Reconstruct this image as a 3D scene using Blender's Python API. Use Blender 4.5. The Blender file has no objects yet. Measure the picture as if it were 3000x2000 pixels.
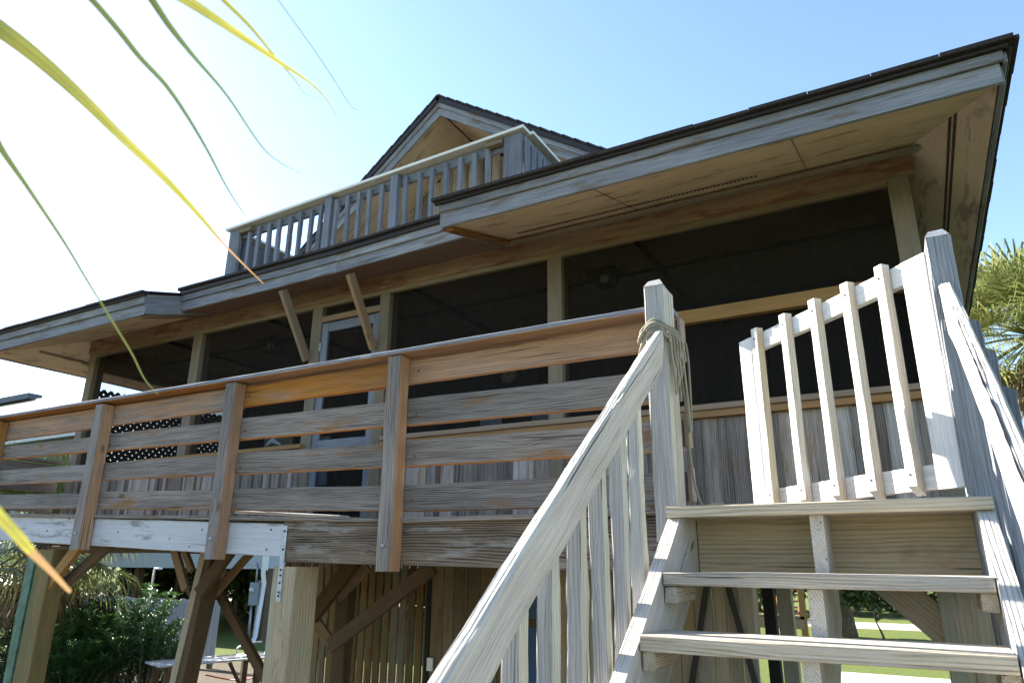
import bpy, bmesh, math, random
from mathutils import Vector, Matrix, noise
random.seed(7)
R = math.radians
scene = bpy.context.scene
col = scene.collection
H = 2.40                                   # eye height above the ground; all sizes below are metres, z counted from the eye

# ------------------------------------------------------------------ camera
PIT, ROL, YAW, FPX = 0.30594805, 0.00758913, -0.50911379, 2078.2
fw = Vector((math.sin(YAW)*math.cos(PIT), math.cos(YAW)*math.cos(PIT), math.sin(PIT)))
rt0 = Vector((math.cos(YAW), -math.sin(YAW), 0)); up0 = rt0.cross(fw)
RT = math.cos(ROL)*rt0 + math.sin(ROL)*up0; UP = -math.sin(ROL)*rt0 + math.cos(ROL)*up0
cam = bpy.data.cameras.new('camera'); camo = bpy.data.objects.new('camera', cam); col.objects.link(camo)
m = Matrix((RT, UP, -fw)).transposed().to_4x4(); m.translation = Vector((0, 0, H)); camo.matrix_world = m
cam.sensor_width = 36; cam.lens = FPX/3000*36; cam.clip_start = 0.02; cam.clip_end = 3000
cam.dof.use_dof = True; cam.dof.focus_distance = 3.6; cam.dof.aperture_fstop = 6.5
scene.camera = camo

# ------------------------------------------------------------------ light
SUN_AZ, SUN_EL = R(-85), R(31)             # azimuth from +Y (into the house) towards +X
world = bpy.data.worlds.new('World'); scene.world = world; world.use_nodes = True
wn = world.node_tree.nodes; wl = world.node_tree.links
sky = wn.new('ShaderNodeTexSky'); sky.sky_type = 'NISHITA'; sky.sun_disc = False
sky.sun_elevation = SUN_EL; sky.sun_rotation = SUN_AZ; sky.air_density = 1.0; sky.dust_density = .35; sky.ozone_density = 2.2
wl.new(sky.outputs[0], wn['Background'].inputs[0]); wn['Background'].inputs[1].default_value = 0.09
sl = bpy.data.lights.new('sun', 'SUN'); sl.energy = 5.0; sl.angle = R(0.55); sl.color = (1, .93, .82)
so = bpy.data.objects.new('sun', sl); col.objects.link(so)
sd = Vector((math.sin(SUN_AZ)*math.cos(SUN_EL), math.cos(SUN_AZ)*math.cos(SUN_EL), math.sin(SUN_EL)))
so.rotation_euler = sd.to_track_quat('Z', 'Y').to_euler(); so.location = sd*30
vs = scene.view_settings; vs.view_transform = 'Standard'; vs.look = 'None'; vs.exposure = 2.2; vs.gamma = 1
scene.cycles.max_bounces = 8; scene.cycles.transparent_max_bounces = 24

# ------------------------------------------------------------------ helpers
def ray(px, py): return (px-1500)*RT - (py-1000)*UP + FPX*fw
def atY(px, py, Y): d = ray(px, py); return d*(Y/d.y)
def atX(px, py, X): d = ray(px, py); return d*(X/d.x)
def atZ(px, py, Z): d = ray(px, py); return d*(Z/d.z)
def atD(px, py, D): d = ray(px, py); return d*(D/FPX)

def tag(o, label=None, cat=None, group=None, kind=None):
    if label: o['label'] = label
    if cat: o['category'] = cat
    if group: o['group'] = group
    if kind: o['kind'] = kind
    return o
def wloc(o):
    v = Vector((0, 0, 0))
    while o is not None: v = v + o.location; o = o.parent
    return v
def thing(name, loc, label, cat, group=None):
    """Empty at the base of a thing; loc is (x, y, z counted from the ground)"""
    o = bpy.data.objects.new(name, None); col.objects.link(o); o.location = loc; o.empty_display_size = .2
    return tag(o, label, cat, group)

class MB:
    """collects shapes (z counted from the eye) and links them as one mesh with grain coordinates"""
    def __init__(s): s.v = []; s.f = []; s.g = []; s.w = []; s.t = []; s.mi = []; s.sm = []
    def add(s, vs, fs, gs=None, warm=0., tone=None, mi=0, smooth=False, fixed=False):
        b = len(s.v); s.v += [Vector(x) for x in vs]
        off = Vector((random.uniform(0, 60), random.uniform(0, 60), random.uniform(0, 60))) if not fixed else Vector((0, 0, 0))
        s.g += [Vector(x)+off for x in (gs if gs is not None else vs)]
        if tone is None: tone = random.random()
        for i, f in enumerate(fs):
            s.f.append([b+k for k in f]); s.t.append(tone); s.mi.append(mi); s.sm.append(smooth)
            s.w.append(warm[i] if isinstance(warm, (list, tuple)) else warm)
    def board(s, a, b, w, t, side, warm=0., tone=None, ch=None, rough=.0012, seg=.14, cut=None, mi=0, wz=None):
        """plank from a to b (centre line), w along side, t across; warm = number or dict of face -> number"""
        a = Vector(a); b = Vector(b); d = (b-a); L = d.length; d.normalize()
        side = Vector(side); side = (side - d*side.dot(d)).normalized(); n = d.cross(side)
        if ch is None: ch = min(.004, t*.2, w*.2)
        hw, ht = w/2, t/2
        cs = [(-hw+ch, -ht), (hw-ch, -ht), (hw, -ht+ch), (hw, ht-ch), (hw-ch, ht), (-hw+ch, ht), (-hw, ht-ch), (-hw, -ht+ch)]
        k = max(1, min(40, int(L/seg))); vs = []; gs = []; fs = []; wm = []
        ph = random.uniform(0, 99)
        for i in range(k+1):
            u = i/k
            for j, (p, q) in enumerate(cs):
                r = noise.noise(Vector((u*L*3+ph, j*1.7, ph)))*rough*2 + noise.noise(Vector((u*L*14+ph, j*3.1, ph)))*rough
                e = 1 + r/max(hw, ht)
                wob = noise.noise(Vector((u*L*1.1+ph, 7, 3)))*rough*1.6
                x = L*u
                if cut is not None:
                    if i == 0: x += cut[0]*(p/hw if cut[2] == 'w' else q/ht)
                    if i == k: x += cut[1]*(p/hw if cut[2] == 'w' else q/ht)
                vs.append(a + d*x + side*(p*e+wob) + n*(q*e+wob)); gs.append((x, p, q))
        fw_ = {}
        for i in range(k):
            for j in range(8):
                j2 = (j+1) % 8
                fs.append([i*8+j, i*8+j2, (i+1)*8+j2, (i+1)*8+j])
                nm = {0: '-n', 1: '-n', 2: '+s', 3: '+n', 4: '+n', 5: '+n', 6: '-s', 7: '-s'}[j]
                wm.append(warm.get(nm, 0) if isinstance(warm, dict) else warm)
        fs.append(list(range(7, -1, -1))); fs.append([k*8+j for j in range(8)])
        wm += [0, 0]
        s.add(vs, fs, gs, wm, tone, mi)
    def bx(s, x0, x1, y0, y1, z0, z1, **k):
        """axis aligned plank, grain along the longest side; warm keys are '+x','-x','+y' ..."""
        c = Vector(((x0+x1)/2, (y0+y1)/2, (z0+z1)/2)); dd = (abs(x1-x0), abs(y1-y0), abs(z1-z0))
        ax = k.pop('ax', None)
        if ax is None: ax = dd.index(max(dd))
        A = [Vector((1, 0, 0)), Vector((0, 1, 0)), Vector((0, 0, 1))]
        d = A[ax]; rest = [i for i in range(3) if i != ax]; rest.sort(key=lambda i: -dd[i])
        side = A[rest[0]]; n = d.cross(side)
        wm = k.get('warm')
        if isinstance(wm, dict):
            o = {}
            for key, val in wm.items():
                vv = A['xyz'.index(key[1])]*(1 if key[0] == '+' else -1)
                if abs(vv.dot(side)) > .9: o['+s' if vv.dot(side) > 0 else '-s'] = val
                elif abs(vv.dot(n)) > .9: o['+n' if vv.dot(n) > 0 else '-n'] = val
            k['warm'] = o
        s.board(c-d*dd[ax]/2, c+d*dd[ax]/2, dd[rest[0]], dd[rest[1]], side, **k)
        return s
    def prism(s, pts, ext, **k):
        """polygon pts extruded by vector ext"""
        n = len(pts); pts = [Vector(p) for p in pts]; ext = Vector(ext)
        vs = pts+[p+ext for p in pts]
        fs = [list(range(n))[::-1], list(range(n, 2*n))]+[[i, (i+1) % n, n+(i+1) % n, n+i] for i in range(n)]
        d = (pts[1]-pts[0]).normalized(); e = ext.normalized(); f = d.cross(e)
        gs = k.pop('gs', None) or [((p-pts[0]).dot(d), (p-pts[0]).dot(f), (p-pts[0]).dot(e)) for p in vs]
        s.add(vs, fs, gs, **k); return s
    def quad(s, pts, **k):
        pts = [Vector(p) for p in pts]; d = (pts[1]-pts[0]).normalized(); e = (pts[-1]-pts[0]); e = (e-d*e.dot(d)).normalized()
        s.add(pts, [list(range(len(pts)))], [((p-pts[0]).dot(d), (p-pts[0]).dot(e), 0) for p in pts], **k); return s
    def tube(s, pts, r, n=8, cap=True, **k):
        pts = [Vector(p) for p in pts]; vs = []; gs = []; L = 0
        t0 = (pts[1]-pts[0]).normalized(); ref = Vector((0, 0, 1)) if abs(t0.z) < .9 else Vector((1, 0, 0))
        u = t0.cross(ref).normalized()
        for i, p in enumerate(pts):
            t = (pts[min(i+1, len(pts)-1)]-pts[max(i-1, 0)]).normalized()
            u = (u-t*u.dot(t)).normalized(); w = t.cross(u); rr = r[i] if isinstance(r, (list, tuple)) else r
            if i: L += (p-pts[i-1]).length
            for j in range(n):
                a = 2*math.pi*j/n; vs.append(p+(u*math.cos(a)+w*math.sin(a))*rr); gs.append((L, math.cos(a)*rr, math.sin(a)*rr))
        fs = [[i*n+j, i*n+(j+1) % n, (i+1)*n+(j+1) % n, (i+1)*n+j] for i in range(len(pts)-1) for j in range(n)]
        if cap: fs += [list(range(n))[::-1], [(len(pts)-1)*n+j for j in range(n)]]
        k.setdefault('smooth', True); s.add(vs, fs, gs, **k); return s
    def lathe(s, c, prof, n=16, **k):
        c = Vector(c); vs = []
        for (r, z) in prof:
            for j in range(n): a = 2*math.pi*j/n; vs.append(c+Vector((r*math.cos(a), r*math.sin(a), z)))
        fs = [[i*n+j, i*n+(j+1) % n, (i+1)*n+(j+1) % n, (i+1)*n+j] for i in range(len(prof)-1) for j in range(n)]
        fs += [list(range(n))[::-1], [(len(prof)-1)*n+j for j in range(n)]]
        k.setdefault('smooth', True); s.add(vs, fs, None, **k); return s
    def build(s, name, mat, parent=None, **kw):
        o0 = wloc(parent) if parent else Vector((0, 0, 0))
        me = bpy.data.meshes.new(name)
        sh = Vector((0, 0, H))-o0
        me.from_pydata([v+sh for v in s.v], [], s.f)
        at = me.attributes.new('gp', 'FLOAT_VECTOR', 'POINT'); at.data.foreach_set('vector', [c for g in s.g for c in g])
        a2 = me.attributes.new('warm', 'FLOAT', 'FACE'); a2.data.foreach_set('value', s.w)
        a3 = me.attributes.new('tone', 'FLOAT', 'FACE'); a3.data.foreach_set('value', s.t)
        me.polygons.foreach_set('use_smooth', s.sm); me.polygons.foreach_set('material_index', s.mi)
        for mm in (mat if isinstance(mat, (list, tuple)) else [mat]): me.materials.append(mm)
        me.validate(); me.update()
        o = bpy.data.objects.new(name, me); col.objects.link(o); o.parent = parent
        return tag(o, **kw)
def copy_tree(o, parent=None):
    c = o.copy(); col.objects.link(c); c.parent = parent
    for ch in list(o.children): copy_tree(ch, c)
    return c

# ------------------------------------------------------------------ materials
def newmat(name):
    m = bpy.data.materials.new(name); m.use_nodes = True; nt = m.node_tree
    return m, nt, nt.nodes['Principled BSDF']
class NT:
    def __init__(s, nt): s.nt = nt
    def n(s, t, **k):
        x = s.nt.nodes.new(t)
        for a, b in k.items(): setattr(x, a, b)
        return x
    def put(s, sock, v):
        if hasattr(v, 'is_linked') or hasattr(v, 'links'): s.nt.links.new(v, sock)
        elif v is not None: sock.default_value = v
    def math(s, op, a, b=None, c=None, clamp=False):
        x = s.n('ShaderNodeMath', operation=op, use_clamp=clamp); s.put(x.inputs[0], a)
        if b is not None: s.put(x.inputs[1], b)
        if c is not None: s.put(x.inputs[2], c)
        return x.outputs[0]
    def vmul(s, v, k):
        x = s.n('ShaderNodeVectorMath', operation='MULTIPLY'); s.put(x.inputs[0], v); x.inputs[1].default_value = k; return x.outputs[0]
    def noise(s, v, scale=1, detail=2, rough=.5):
        x = s.n('ShaderNodeTexNoise'); s.put(x.inputs['Vector'], v); x.inputs['Scale'].default_value = scale
        x.inputs['Detail'].default_value = detail; x.inputs['Roughness'].default_value = rough; return x.outputs[0]
    def ramp(s, v, lo, hi, a=0., b=1.):
        x = s.n('ShaderNodeMapRange', interpolation_type='SMOOTHSTEP'); s.put(x.inputs[0], v)
        x.inputs[1].default_value = lo; x.inputs[2].default_value = hi; x.inputs[3].default_value = a; x.inputs[4].default_value = b; return x.outputs[0]
    def mix(s, f, a, b, mode='MIX'):
        x = s.n('ShaderNodeMix', data_type='RGBA', blend_type=mode); s.put(x.inputs[0], f)
        for sock, v in ((x.inputs[6], a), (x.inputs[7], b)):
            if isinstance(v, tuple): sock.default_value = (*v, 1)
            else: s.put(sock, v)
        return x.outputs[2]
    def attr(s, name, out='Fac'): return s.n('ShaderNodeAttribute', attribute_name=name).outputs[out]
    def bump(s, h, dist, strength=1.):
        x = s.n('ShaderNodeBump'); s.put(x.inputs['Height'], h); x.inputs['Distance'].default_value = dist; x.inputs['Strength'].default_value = strength; return x.outputs[0]

def wood(name, light, dark, patch=None, pamt=.4, orange=(.40, .215, .105), knots=1., ring=.5, fine=.5, bump=.003, freq=620, crack=.6, var=.22, rough=.85, mold=0., knotcol=(.10, .05, .025), spread=.5):
    m, nt, bs = newmat(name); N = NT(nt)
    g = N.attr('gp', 'Vector'); sep = N.n('ShaderNodeSeparateXYZ'); N.put(sep.inputs[0], g)
    x, y, z = sep.outputs
    n1 = N.noise(N.vmul(g, (.8, 7, 7)), 1, 2)
    n0 = N.noise(N.vmul(g, (5, 16, 16)), 1, 2)
    vo = N.n('ShaderNodeTexVoronoi', feature='F1'); N.put(vo.inputs['Vector'], N.vmul(g, (2.1, 5.5, 5.5))); vo.inputs['Scale'].default_value = 1
    d = vo.outputs['Distance']
    vc = N.n('ShaderNodeSeparateColor'); N.put(vc.inputs[0], vo.outputs['Color']); sel = N.ramp(vc.outputs[0], .62, .66)
    kw = N.math('MULTIPLY', N.ramp(d, .0, .42, 1, 0), sel)
    ph = N.math('ADD', N.math('MULTIPLY', y, freq), N.math('MULTIPLY', z, freq*.8))
    ph = N.math('ADD', ph, N.math('MULTIPLY', n1, freq*.075)); ph = N.math('ADD', ph, N.math('MULTIPLY', n0, 3.))
    ph = N.math('ADD', ph, N.math('MULTIPLY', kw, 17*knots))
    rg = N.math('MULTIPLY_ADD', N.math('SINE', ph), .5, .5); rg = N.math('POWER', rg, 2.2)
    rg = N.math('MULTIPLY', rg, N.ramp(N.noise(N.vmul(g, (1.5, 40, 40)), 1, 2), .3, .62, .25, 1.15))
    fn = N.noise(N.vmul(g, (5, 260, 260)), 1, 3, .6)
    big = N.noise(N.vmul(g, (1.3, 6, 6)), 1, 3, .55)
    fac = N.math('ADD', N.math('MULTIPLY', rg, ring), N.math('MULTIPLY', N.ramp(fn, .35, .68), fine))
    fac = N.math('ADD', fac, N.math('MULTIPLY', N.math('SUBTRACT', big, .5), spread), clamp=True)
    c = N.mix(fac, light, dark)
    if patch:
        pm = N.ramp(N.noise(N.vmul(g, (2.2, 11, 11)), 1, 4, .65), .62-.25*pamt, .74-.25*pamt)
        c = N.mix(N.math('MULTIPLY', pm, .85), c, patch)
    w = N.attr('warm')
    wn_ = N.noise(N.vmul(g, (2, 20, 20)), 1, 3, .6)
    wf = N.ramp(N.math('ADD', w, N.math('MULTIPLY', N.math('SUBTRACT', wn_, .5), N.ramp(w, 0., .3, 0., 1.1))), .15, .85)
    oc = N.mix(fac, orange, tuple(q*.5 for q in orange))
    c = N.mix(wf, c, oc)
    if mold:
        mm = N.ramp(N.noise(N.vmul(g, (2.2, 5, 5)), 1, 5, .65), .56, .74); c = N.mix(N.math('MULTIPLY', mm, mold), c, (.035, .04, .03))
    kc = N.math('MULTIPLY', N.ramp(d, .05, .11, 1, 0), sel); c = N.mix(N.math('MULTIPLY', kc, .8*knots), c, knotcol)
    ck = N.ramp(N.noise(N.vmul(g, (1.4, 75, 75)), 1, 2, .5), .68, .73); c = N.mix(N.math('MULTIPLY', ck, crack), c, tuple(q*.25 for q in dark))
    t = N.attr('tone'); tv = N.math('MULTIPLY_ADD', t, 2*var, 1-var)
    hs = N.n('ShaderNodeHueSaturation'); N.put(hs.inputs['Color'], c); N.put(hs.inputs['Value'], tv)
    N.put(hs.inputs['Saturation'], N.math('MULTIPLY_ADD', N.math('FRACT', N.math('MULTIPLY', t, 7.3)), .5, .75))
    N.put(bs.inputs['Base Color'], hs.outputs[0]); bs.inputs['Roughness'].default_value = rough
    bs.inputs['Specular IOR Level'].default_value = .25
    h = N.math('ADD', N.math('MULTIPLY', rg, -.45), N.math('MULTIPLY', fn, .8)); h = N.math('SUBTRACT', h, N.math('MULTIPLY', ck, 1.2))
    N.put(bs.inputs['Normal'], N.bump(h, bump)); return m

def plain(name, c, rough=.6, metal=0., nscale=20., namt=.15, bump=.0, spec=.4, c2=None, coord='gp', detail=4):
    m, nt, bs = newmat(name); N = NT(nt)
    v = N.attr('gp', 'Vector') if coord == 'gp' else N.n('ShaderNodeTexCoord').outputs['Object']
    n = N.noise(v, nscale, detail, .6)
    cc = N.mix(N.ramp(n, .3, .7), tuple(q*(1-namt) for q in c), c2 or tuple(min(1, q*(1+namt)) for q in c))
    N.put(bs.inputs['Base Color'], cc); bs.inputs['Roughness'].default_value = rough; bs.inputs['Metallic'].default_value = metal
    bs.inputs['Specular IOR Level'].default_value = spec
    if bump: N.put(bs.inputs['Normal'], N.bump(n, bump))
    return m

def leafmat(name, c1, c2, trans=.45, ns=3., rough=.45):
    m, nt, bs = newmat(name); N = NT(nt)
    n = N.noise(N.attr('gp', 'Vector'), ns, 2); t = N.attr('tone')
    f = N.math('ADD', N.math('MULTIPLY', n, .4), N.math('MULTIPLY', t, .6))
    c = N.mix(N.ramp(f, .2, .8), c1, c2)
    N.put(bs.inputs['Base Color'], c); bs.inputs['Roughness'].default_value = rough; bs.inputs['Specular IOR Level'].default_value = .3
    tr = N.n('ShaderNodeBsdfTranslucent'); N.put(tr.inputs[0], N.mix(.0, c, c))
    mx = N.n('ShaderNodeMixShader'); mx.inputs[0].default_value = trans
    nt.links.new(bs.outputs[0], mx.inputs[1]); nt.links.new(tr.outputs[0], mx.inputs[2])
    nt.links.new(mx.outputs[0], nt.nodes['Material Output'].inputs[0]); return m

W_STAIR = wood('weathered_silver_wood', (.57, .53, .465), (.235, .21, .18), patch=(.46, .42, .35), pamt=.3, knots=1.3, ring=.25, fine=.45, spread=1.1, bump=.004, crack=.9, var=.12, mold=.15)
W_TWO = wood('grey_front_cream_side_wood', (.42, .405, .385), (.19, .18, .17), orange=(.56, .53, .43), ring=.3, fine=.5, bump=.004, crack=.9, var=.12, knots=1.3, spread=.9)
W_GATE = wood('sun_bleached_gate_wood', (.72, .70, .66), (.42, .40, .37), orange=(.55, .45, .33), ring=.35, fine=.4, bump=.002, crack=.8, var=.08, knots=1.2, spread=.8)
W_TREAD = wood('weathered_tread_wood', (.54, .48, .39), (.25, .21, .15), patch=(.44, .40, .34), ring=.5, fine=.4, spread=.9, bump=.005, freq=700, var=.10, mold=.25)
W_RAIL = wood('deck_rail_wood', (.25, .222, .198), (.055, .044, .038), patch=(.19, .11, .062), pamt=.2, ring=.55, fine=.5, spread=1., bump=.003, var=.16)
W_BEAM = wood('old_beam_wood', (.24, .19, .145), (.05, .036, .026), patch=(.30, .28, .25), pamt=.35, ring=.7, fine=.5, spread=.9, bump=.006, freq=420, mold=.5, crack=1.)
W_RISER = wood('greenish_beam_wood', (.45, .385, .265), (.23, .19, .12), patch=(.38, .24, .15), pamt=.25, ring=.55, fine=.35, spread=1., bump=.003, freq=330, mold=.55, crack=.8)
W_PALE = wood('pale_weathered_board', (.45, .47, .51), (.29, .30, .33), patch=(.20, .18, .17), pamt=.28, ring=.25, fine=.35, spread=.8, bump=.002, crack=.5, var=.06)
W_FASC = wood('blue_grey_fascia_wood', (.27, .28, .305), (.065, .066, .08), patch=(.15, .115, .09), pamt=.35, ring=.4, fine=.55, spread=1.1, bump=.003, var=.12)
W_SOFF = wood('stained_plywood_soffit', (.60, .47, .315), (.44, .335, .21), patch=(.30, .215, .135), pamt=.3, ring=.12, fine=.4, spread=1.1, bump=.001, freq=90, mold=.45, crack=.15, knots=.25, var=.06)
W_HEAD = wood('header_brown_wood', (.25, .155, .085), (.085, .048, .028), patch=(.14, .045, .02), pamt=.5, ring=.35, fine=.4, spread=1.1, bump=.002, mold=.35, var=.1)
W_POST = wood('porch_post_wood', (.21, .165, .11), (.10, .075, .045), patch=(.15, .165, .13), pamt=.25, ring=.35, fine=.4, spread=.9, bump=.002, var=.14)
W_SIDE = wood('board_and_batten_wood', (.37, .315, .265), (.075, .056, .044), patch=(.24, .15, .09), pamt=.2, ring=.6, fine=.45, spread=.9, bump=.003, var=.5, knotcol=(.42, .17, .05))
W_BAL = wood('balcony_grey_wood', (.215, .228, .262), (.08, .084, .10), ring=.35, fine=.6, spread=1., bump=.003, var=.13)
W_NEW = wood('newer_tan_wood', (.27, .175, .095), (.16, .095, .05), ring=.35, fine=.35, bump=.001, crack=.3, var=.1)
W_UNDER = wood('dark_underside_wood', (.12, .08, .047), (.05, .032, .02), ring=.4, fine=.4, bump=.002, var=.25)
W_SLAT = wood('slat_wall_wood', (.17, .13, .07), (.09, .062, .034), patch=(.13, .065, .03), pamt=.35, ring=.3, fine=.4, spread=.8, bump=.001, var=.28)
W_PILE2 = wood('mossy_brown_pile_wood', (.20, .15, .065), (.10, .075, .035), patch=(.10, .12, .06), pamt=.4, ring=.3, fine=.5, bump=.003, var=.06)
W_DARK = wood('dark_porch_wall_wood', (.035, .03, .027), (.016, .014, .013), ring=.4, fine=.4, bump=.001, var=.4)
W_PILE = wood('support_post_wood', (.40, .34, .25), (.22, .175, .12), patch=(.27, .29, .235), pamt=.45, ring=.3, fine=.6, spread=.9, bump=.003, freq=330, var=.06)
M_GREEN = plain('green_painted_trim', (.035, .10, .065), .6, nscale=12, namt=.4)
M_SHING = plain('dark_brown_shingle', (.028, .021, .019), .9, nscale=60, namt=.4, bump=.004, coord='obj')
M_DRIP = plain('dark_drip_edge', (.016, .011, .010), .6, nscale=30, namt=.25)
M_CREAM = plain('cream_painted_siding', (.72, .66, .52), .6, nscale=5, namt=.06)
M_WHITECAP = plain('pale_composite_cap', (.66, .64, .58), .6, nscale=8, namt=.06)
M_METAL = plain('galvanised_metal', (.30, .33, .36), .5, .6, nscale=40, namt=.2)
M_VENT = plain('dusty_vent_slots', (.06, .05, .038), .8, nscale=30, namt=.3)
M_BLACK = plain('black_metal', (.015, .015, .016), .5, nscale=10, namt=.1)
M_RUST = plain('rusty_hinge_metal', (.10, .07, .05), .7, .3, nscale=60, namt=.4)
def screenmat():
    m, nt, bs = newmat('insect_screen'); N = NT(nt)
    tr = N.n('ShaderNodeBsdfTransparent'); bs.inputs['Base Color'].default_value = (.020, .018, .016, 1); bs.inputs['Specular IOR Level'].default_value = 0.; bs.inputs['Roughness'].default_value = .7
    v = N.n('ShaderNodeTexCoord').outputs['Object']
    f = N.ramp(N.noise(N.vmul(v, (14, 1, .8)), 1, 4, .6), .3, .75, .50, .60)
    mx = N.n('ShaderNodeMixShader'); N.put(mx.inputs[0], f)
    nt.links.new(tr.outputs[0], mx.inputs[1]); nt.links.new(bs.outputs[0], mx.inputs[2]); nt.links.new(mx.outputs[0], nt.nodes['Material Output'].inputs[0]); return m
M_SCREEN = screenmat()
M_GLASS = plain('dark_window_glass', (.02, .03, .045), .06, nscale=1, namt=.1, spec=.9)
M_BLUEGLASS = plain('pale_blue_window_blind', (.20, .30, .46), .35, nscale=3, namt=.2)

# ================================================================== ground
def gmat():
    m, nt, bs = newmat('lawn_and_soil'); N = NT(nt); v = N.n('ShaderNodeTexCoord').outputs['Object']
    n = N.noise(v, .35, 6, .6); f = N.noise(v, 9, 6, .7); ff = N.noise(v, 70, 3, .7)
    g = N.mix(N.ramp(f, .3, .7), (.075, .11, .025), (.15, .18, .055)); g = N.mix(N.math('MULTIPLY', N.ramp(ff, .45, .75), .5), g, (.30, .27, .12))
    s = N.mix(f, (.10, .085, .065), (.19, .16, .12))
    d = N.n('ShaderNodeSeparateXYZ'); N.put(d.inputs[0], v)
    sh = N.n('ShaderNodeTexCoord')
    # bare soil under and close to the raised house
    ux = N.math('ABSOLUTE', N.math('ADD', d.outputs[0], 9.5)); uy = N.math('ABSOLUTE', N.math('SUBTRACT', d.outputs[1], 2))
    e = N.math('MAXIMUM', N.math('SUBTRACT', ux, 11.5), N.math('SUBTRACT', uy, 12))
    mk = N.ramp(N.math('ADD', e, N.math('MULTIPLY', n, 2.0)), .2, 1.8)
    N.put(bs.inputs['Base Color'], N.mix(mk, s, g)); bs.inputs['Roughness'].default_value = .95; bs.inputs['Specular IOR Level'].default_value = .1
    N.put(bs.inputs['Normal'], N.bump(ff, .03)); return m
g = MB(); g.quad([(-400, -200, -H), (400, -200, -H), (400, 700, -H), (-400, 700, -H)]); g.build('ground', gmat(), kind='structure')
g = MB(); g.bx(-60, 80, 35.0, 38.9, -H-.1, -H+.012, rough=0, ch=.002, seg=5); g.build('sandy_road', plain('sandy_road', (.52, .44, .34), .95, nscale=1.5, namt=.15), kind='structure')
g = MB(); g.bx(-2.3, 1.6, 18.3, 20.2, -H-.1, -H+.03, rough=0, ch=.004, seg=5); g.build('paved_path', plain('concrete_path', (.42, .39, .35), .9, nscale=3, namt=.15), kind='structure')

# ================================================================== the beach house
YH = 4.87; XL, XR = -8.75, .262
house = thing('beach_house', (-4.3, 9, 0), 'raised weathered wooden beach house with screened porch and gabled upper storey', 'house')
def part(mb, name, mat, parent=None, **k): return mb.build(name, mat, parent or house, **k)
DZ = .234
# posts of the screened porch
for (x0, x1, mat_, lab) in ((-8.75, -8.62, W_POST, None), (-6.79, -6.65, W_POST, None), (-5.00, -4.87, W_POST, None), (-4.145, -4.03, W_POST, 'porch post painted pale green at its top'), (-2.389, -2.262, W_POST, None), (.135, .262, W_POST, None)):
    b = MB(); b.bx(x0, x1, YH-.005, YH+.13, DZ, 2.475, rough=.001); part(b, 'porch_post', mat_, label=lab)
b = MB(); b.bx(-8.76, .30, YH-.02, YH+.12, 2.475, 2.66, seg=.3); h1 = part(b, 'header_beam', W_HEAD)
b = MB(); b.bx(-8.62, .135, YH-.012, YH+.03, 2.43, 2.475, seg=.3, tone=.8); part(b, 'screen_trim', W_POST)
b = MB(); b.bx(-2.262, .135, YH-.01, YH+.06, 1.685, 1.785, warm=.2); part(b, 'middle_rail', W_NEW)
b = MB()
b.bx(-4.03, .16, YH-.03, YH+.10, 1.035, 1.075, seg=.2); b.bx(-8.65, -4.95, YH-.05, YH+.10, 1.035, 1.075, seg=.2); part(b, 'window_sill', W_NEW)
b = MB(); b.bx(-4.03, .16, YH-.012, YH+.03, .985, 1.033, warm=.4); b.bx(-8.65, -4.95, YH-.012, YH+.03, .985, 1.033, warm=.3); part(b, 'sill_apron', W_NEW)
# board and batten half walls
def boards_x(x0, x1, y, z0, z1, wmin=.13, wmax=.21, batt=True):
    b = MB(); x = x0
    while x < x1-.02:
        w = min(random.uniform(wmin, wmax), x1-x); b.bx(x+.002, x+w-.002, y, y+.022, z0, z1, ax=2, rough=.0008, seg=.3)
        if batt and random.random() < .8 and x > x0+.03: b.bx(x-.024, x+.024, y-.018, y-.001, z0+.005, z1-.01, ax=2, rough=.001, seg=.2)
        x += w
    return b
part(boards_x(-4.05, .14, YH+.035, DZ, .985), 'board_and_batten_wall', W_SIDE)
part(boards_x(-8.64, -4.99, YH+.035, DZ, .985, .1, .17), 'board_and_batten_wall', W_SIDE)
# screens
def screen(x0, x1, z0, z1, y=YH+.05):
    b = MB(); b.quad([(x0, y, z0), (x1, y, z0), (x1, y, z1), (x0, y, z1)]); part(b, 'insect_screen', M_SCREEN)
for a in ((-8.62, -6.79, 1.075, 2.43), (-6.65, -5.0, 1.075, 2.43), (-4.03, -2.389, 1.075, 2.43), (-2.262, .135, 1.785, 2.43), (-2.262, .135, 1.075, 1.685)): screen(*a)
# screen door with its transom
dr = MB()
dr.bx(-4.87, -4.79, YH+.01, YH+.05, DZ+.03, 2.26); dr.bx(-4.225, -4.145, YH+.01, YH+.05, DZ+.03, 2.26)
dr.bx(-4.79, -4.225, YH+.012, YH+.048, 2.17, 2.26); dr.bx(-4.79, -4.225, YH+.012, YH+.048, DZ+.03, DZ+.14); dr.bx(-4.79, -4.225, YH+.012, YH+.048, 1.02, 1.10)
door = dr.build('screen_door', W_BAL, house)
b = MB(); b.quad([(-4.79, YH+.03, DZ+.14), (-4.225, YH+.03, DZ+.14), (-4.225, YH+.03, 2.17), (-4.79, YH+.03, 2.17)]); b.build('insect_screen', M_SCREEN, door)
for z in (1.98, .5):
    b = MB(); b.bx(-4.885, -4.855, YH-.004, YH+.009, z, z+.08); b.build('hinge', M_METAL, door)
b = MB(); b.tube([(-4.245, YH-.01, .82), (-4.245, YH-.045, .85), (-4.245, YH-.045, .97), (-4.245, YH-.01, 1.0)], .008); b.build('handle', M_BLACK, door)
b = MB(); b.bx(-4.87, -4.145, YH+.0, YH+.06, 2.275, 2.335); part(b, 'door_transom_rail', W_NEW)
screen(-4.87, -4.145, 2.335, 2.43)
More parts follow.
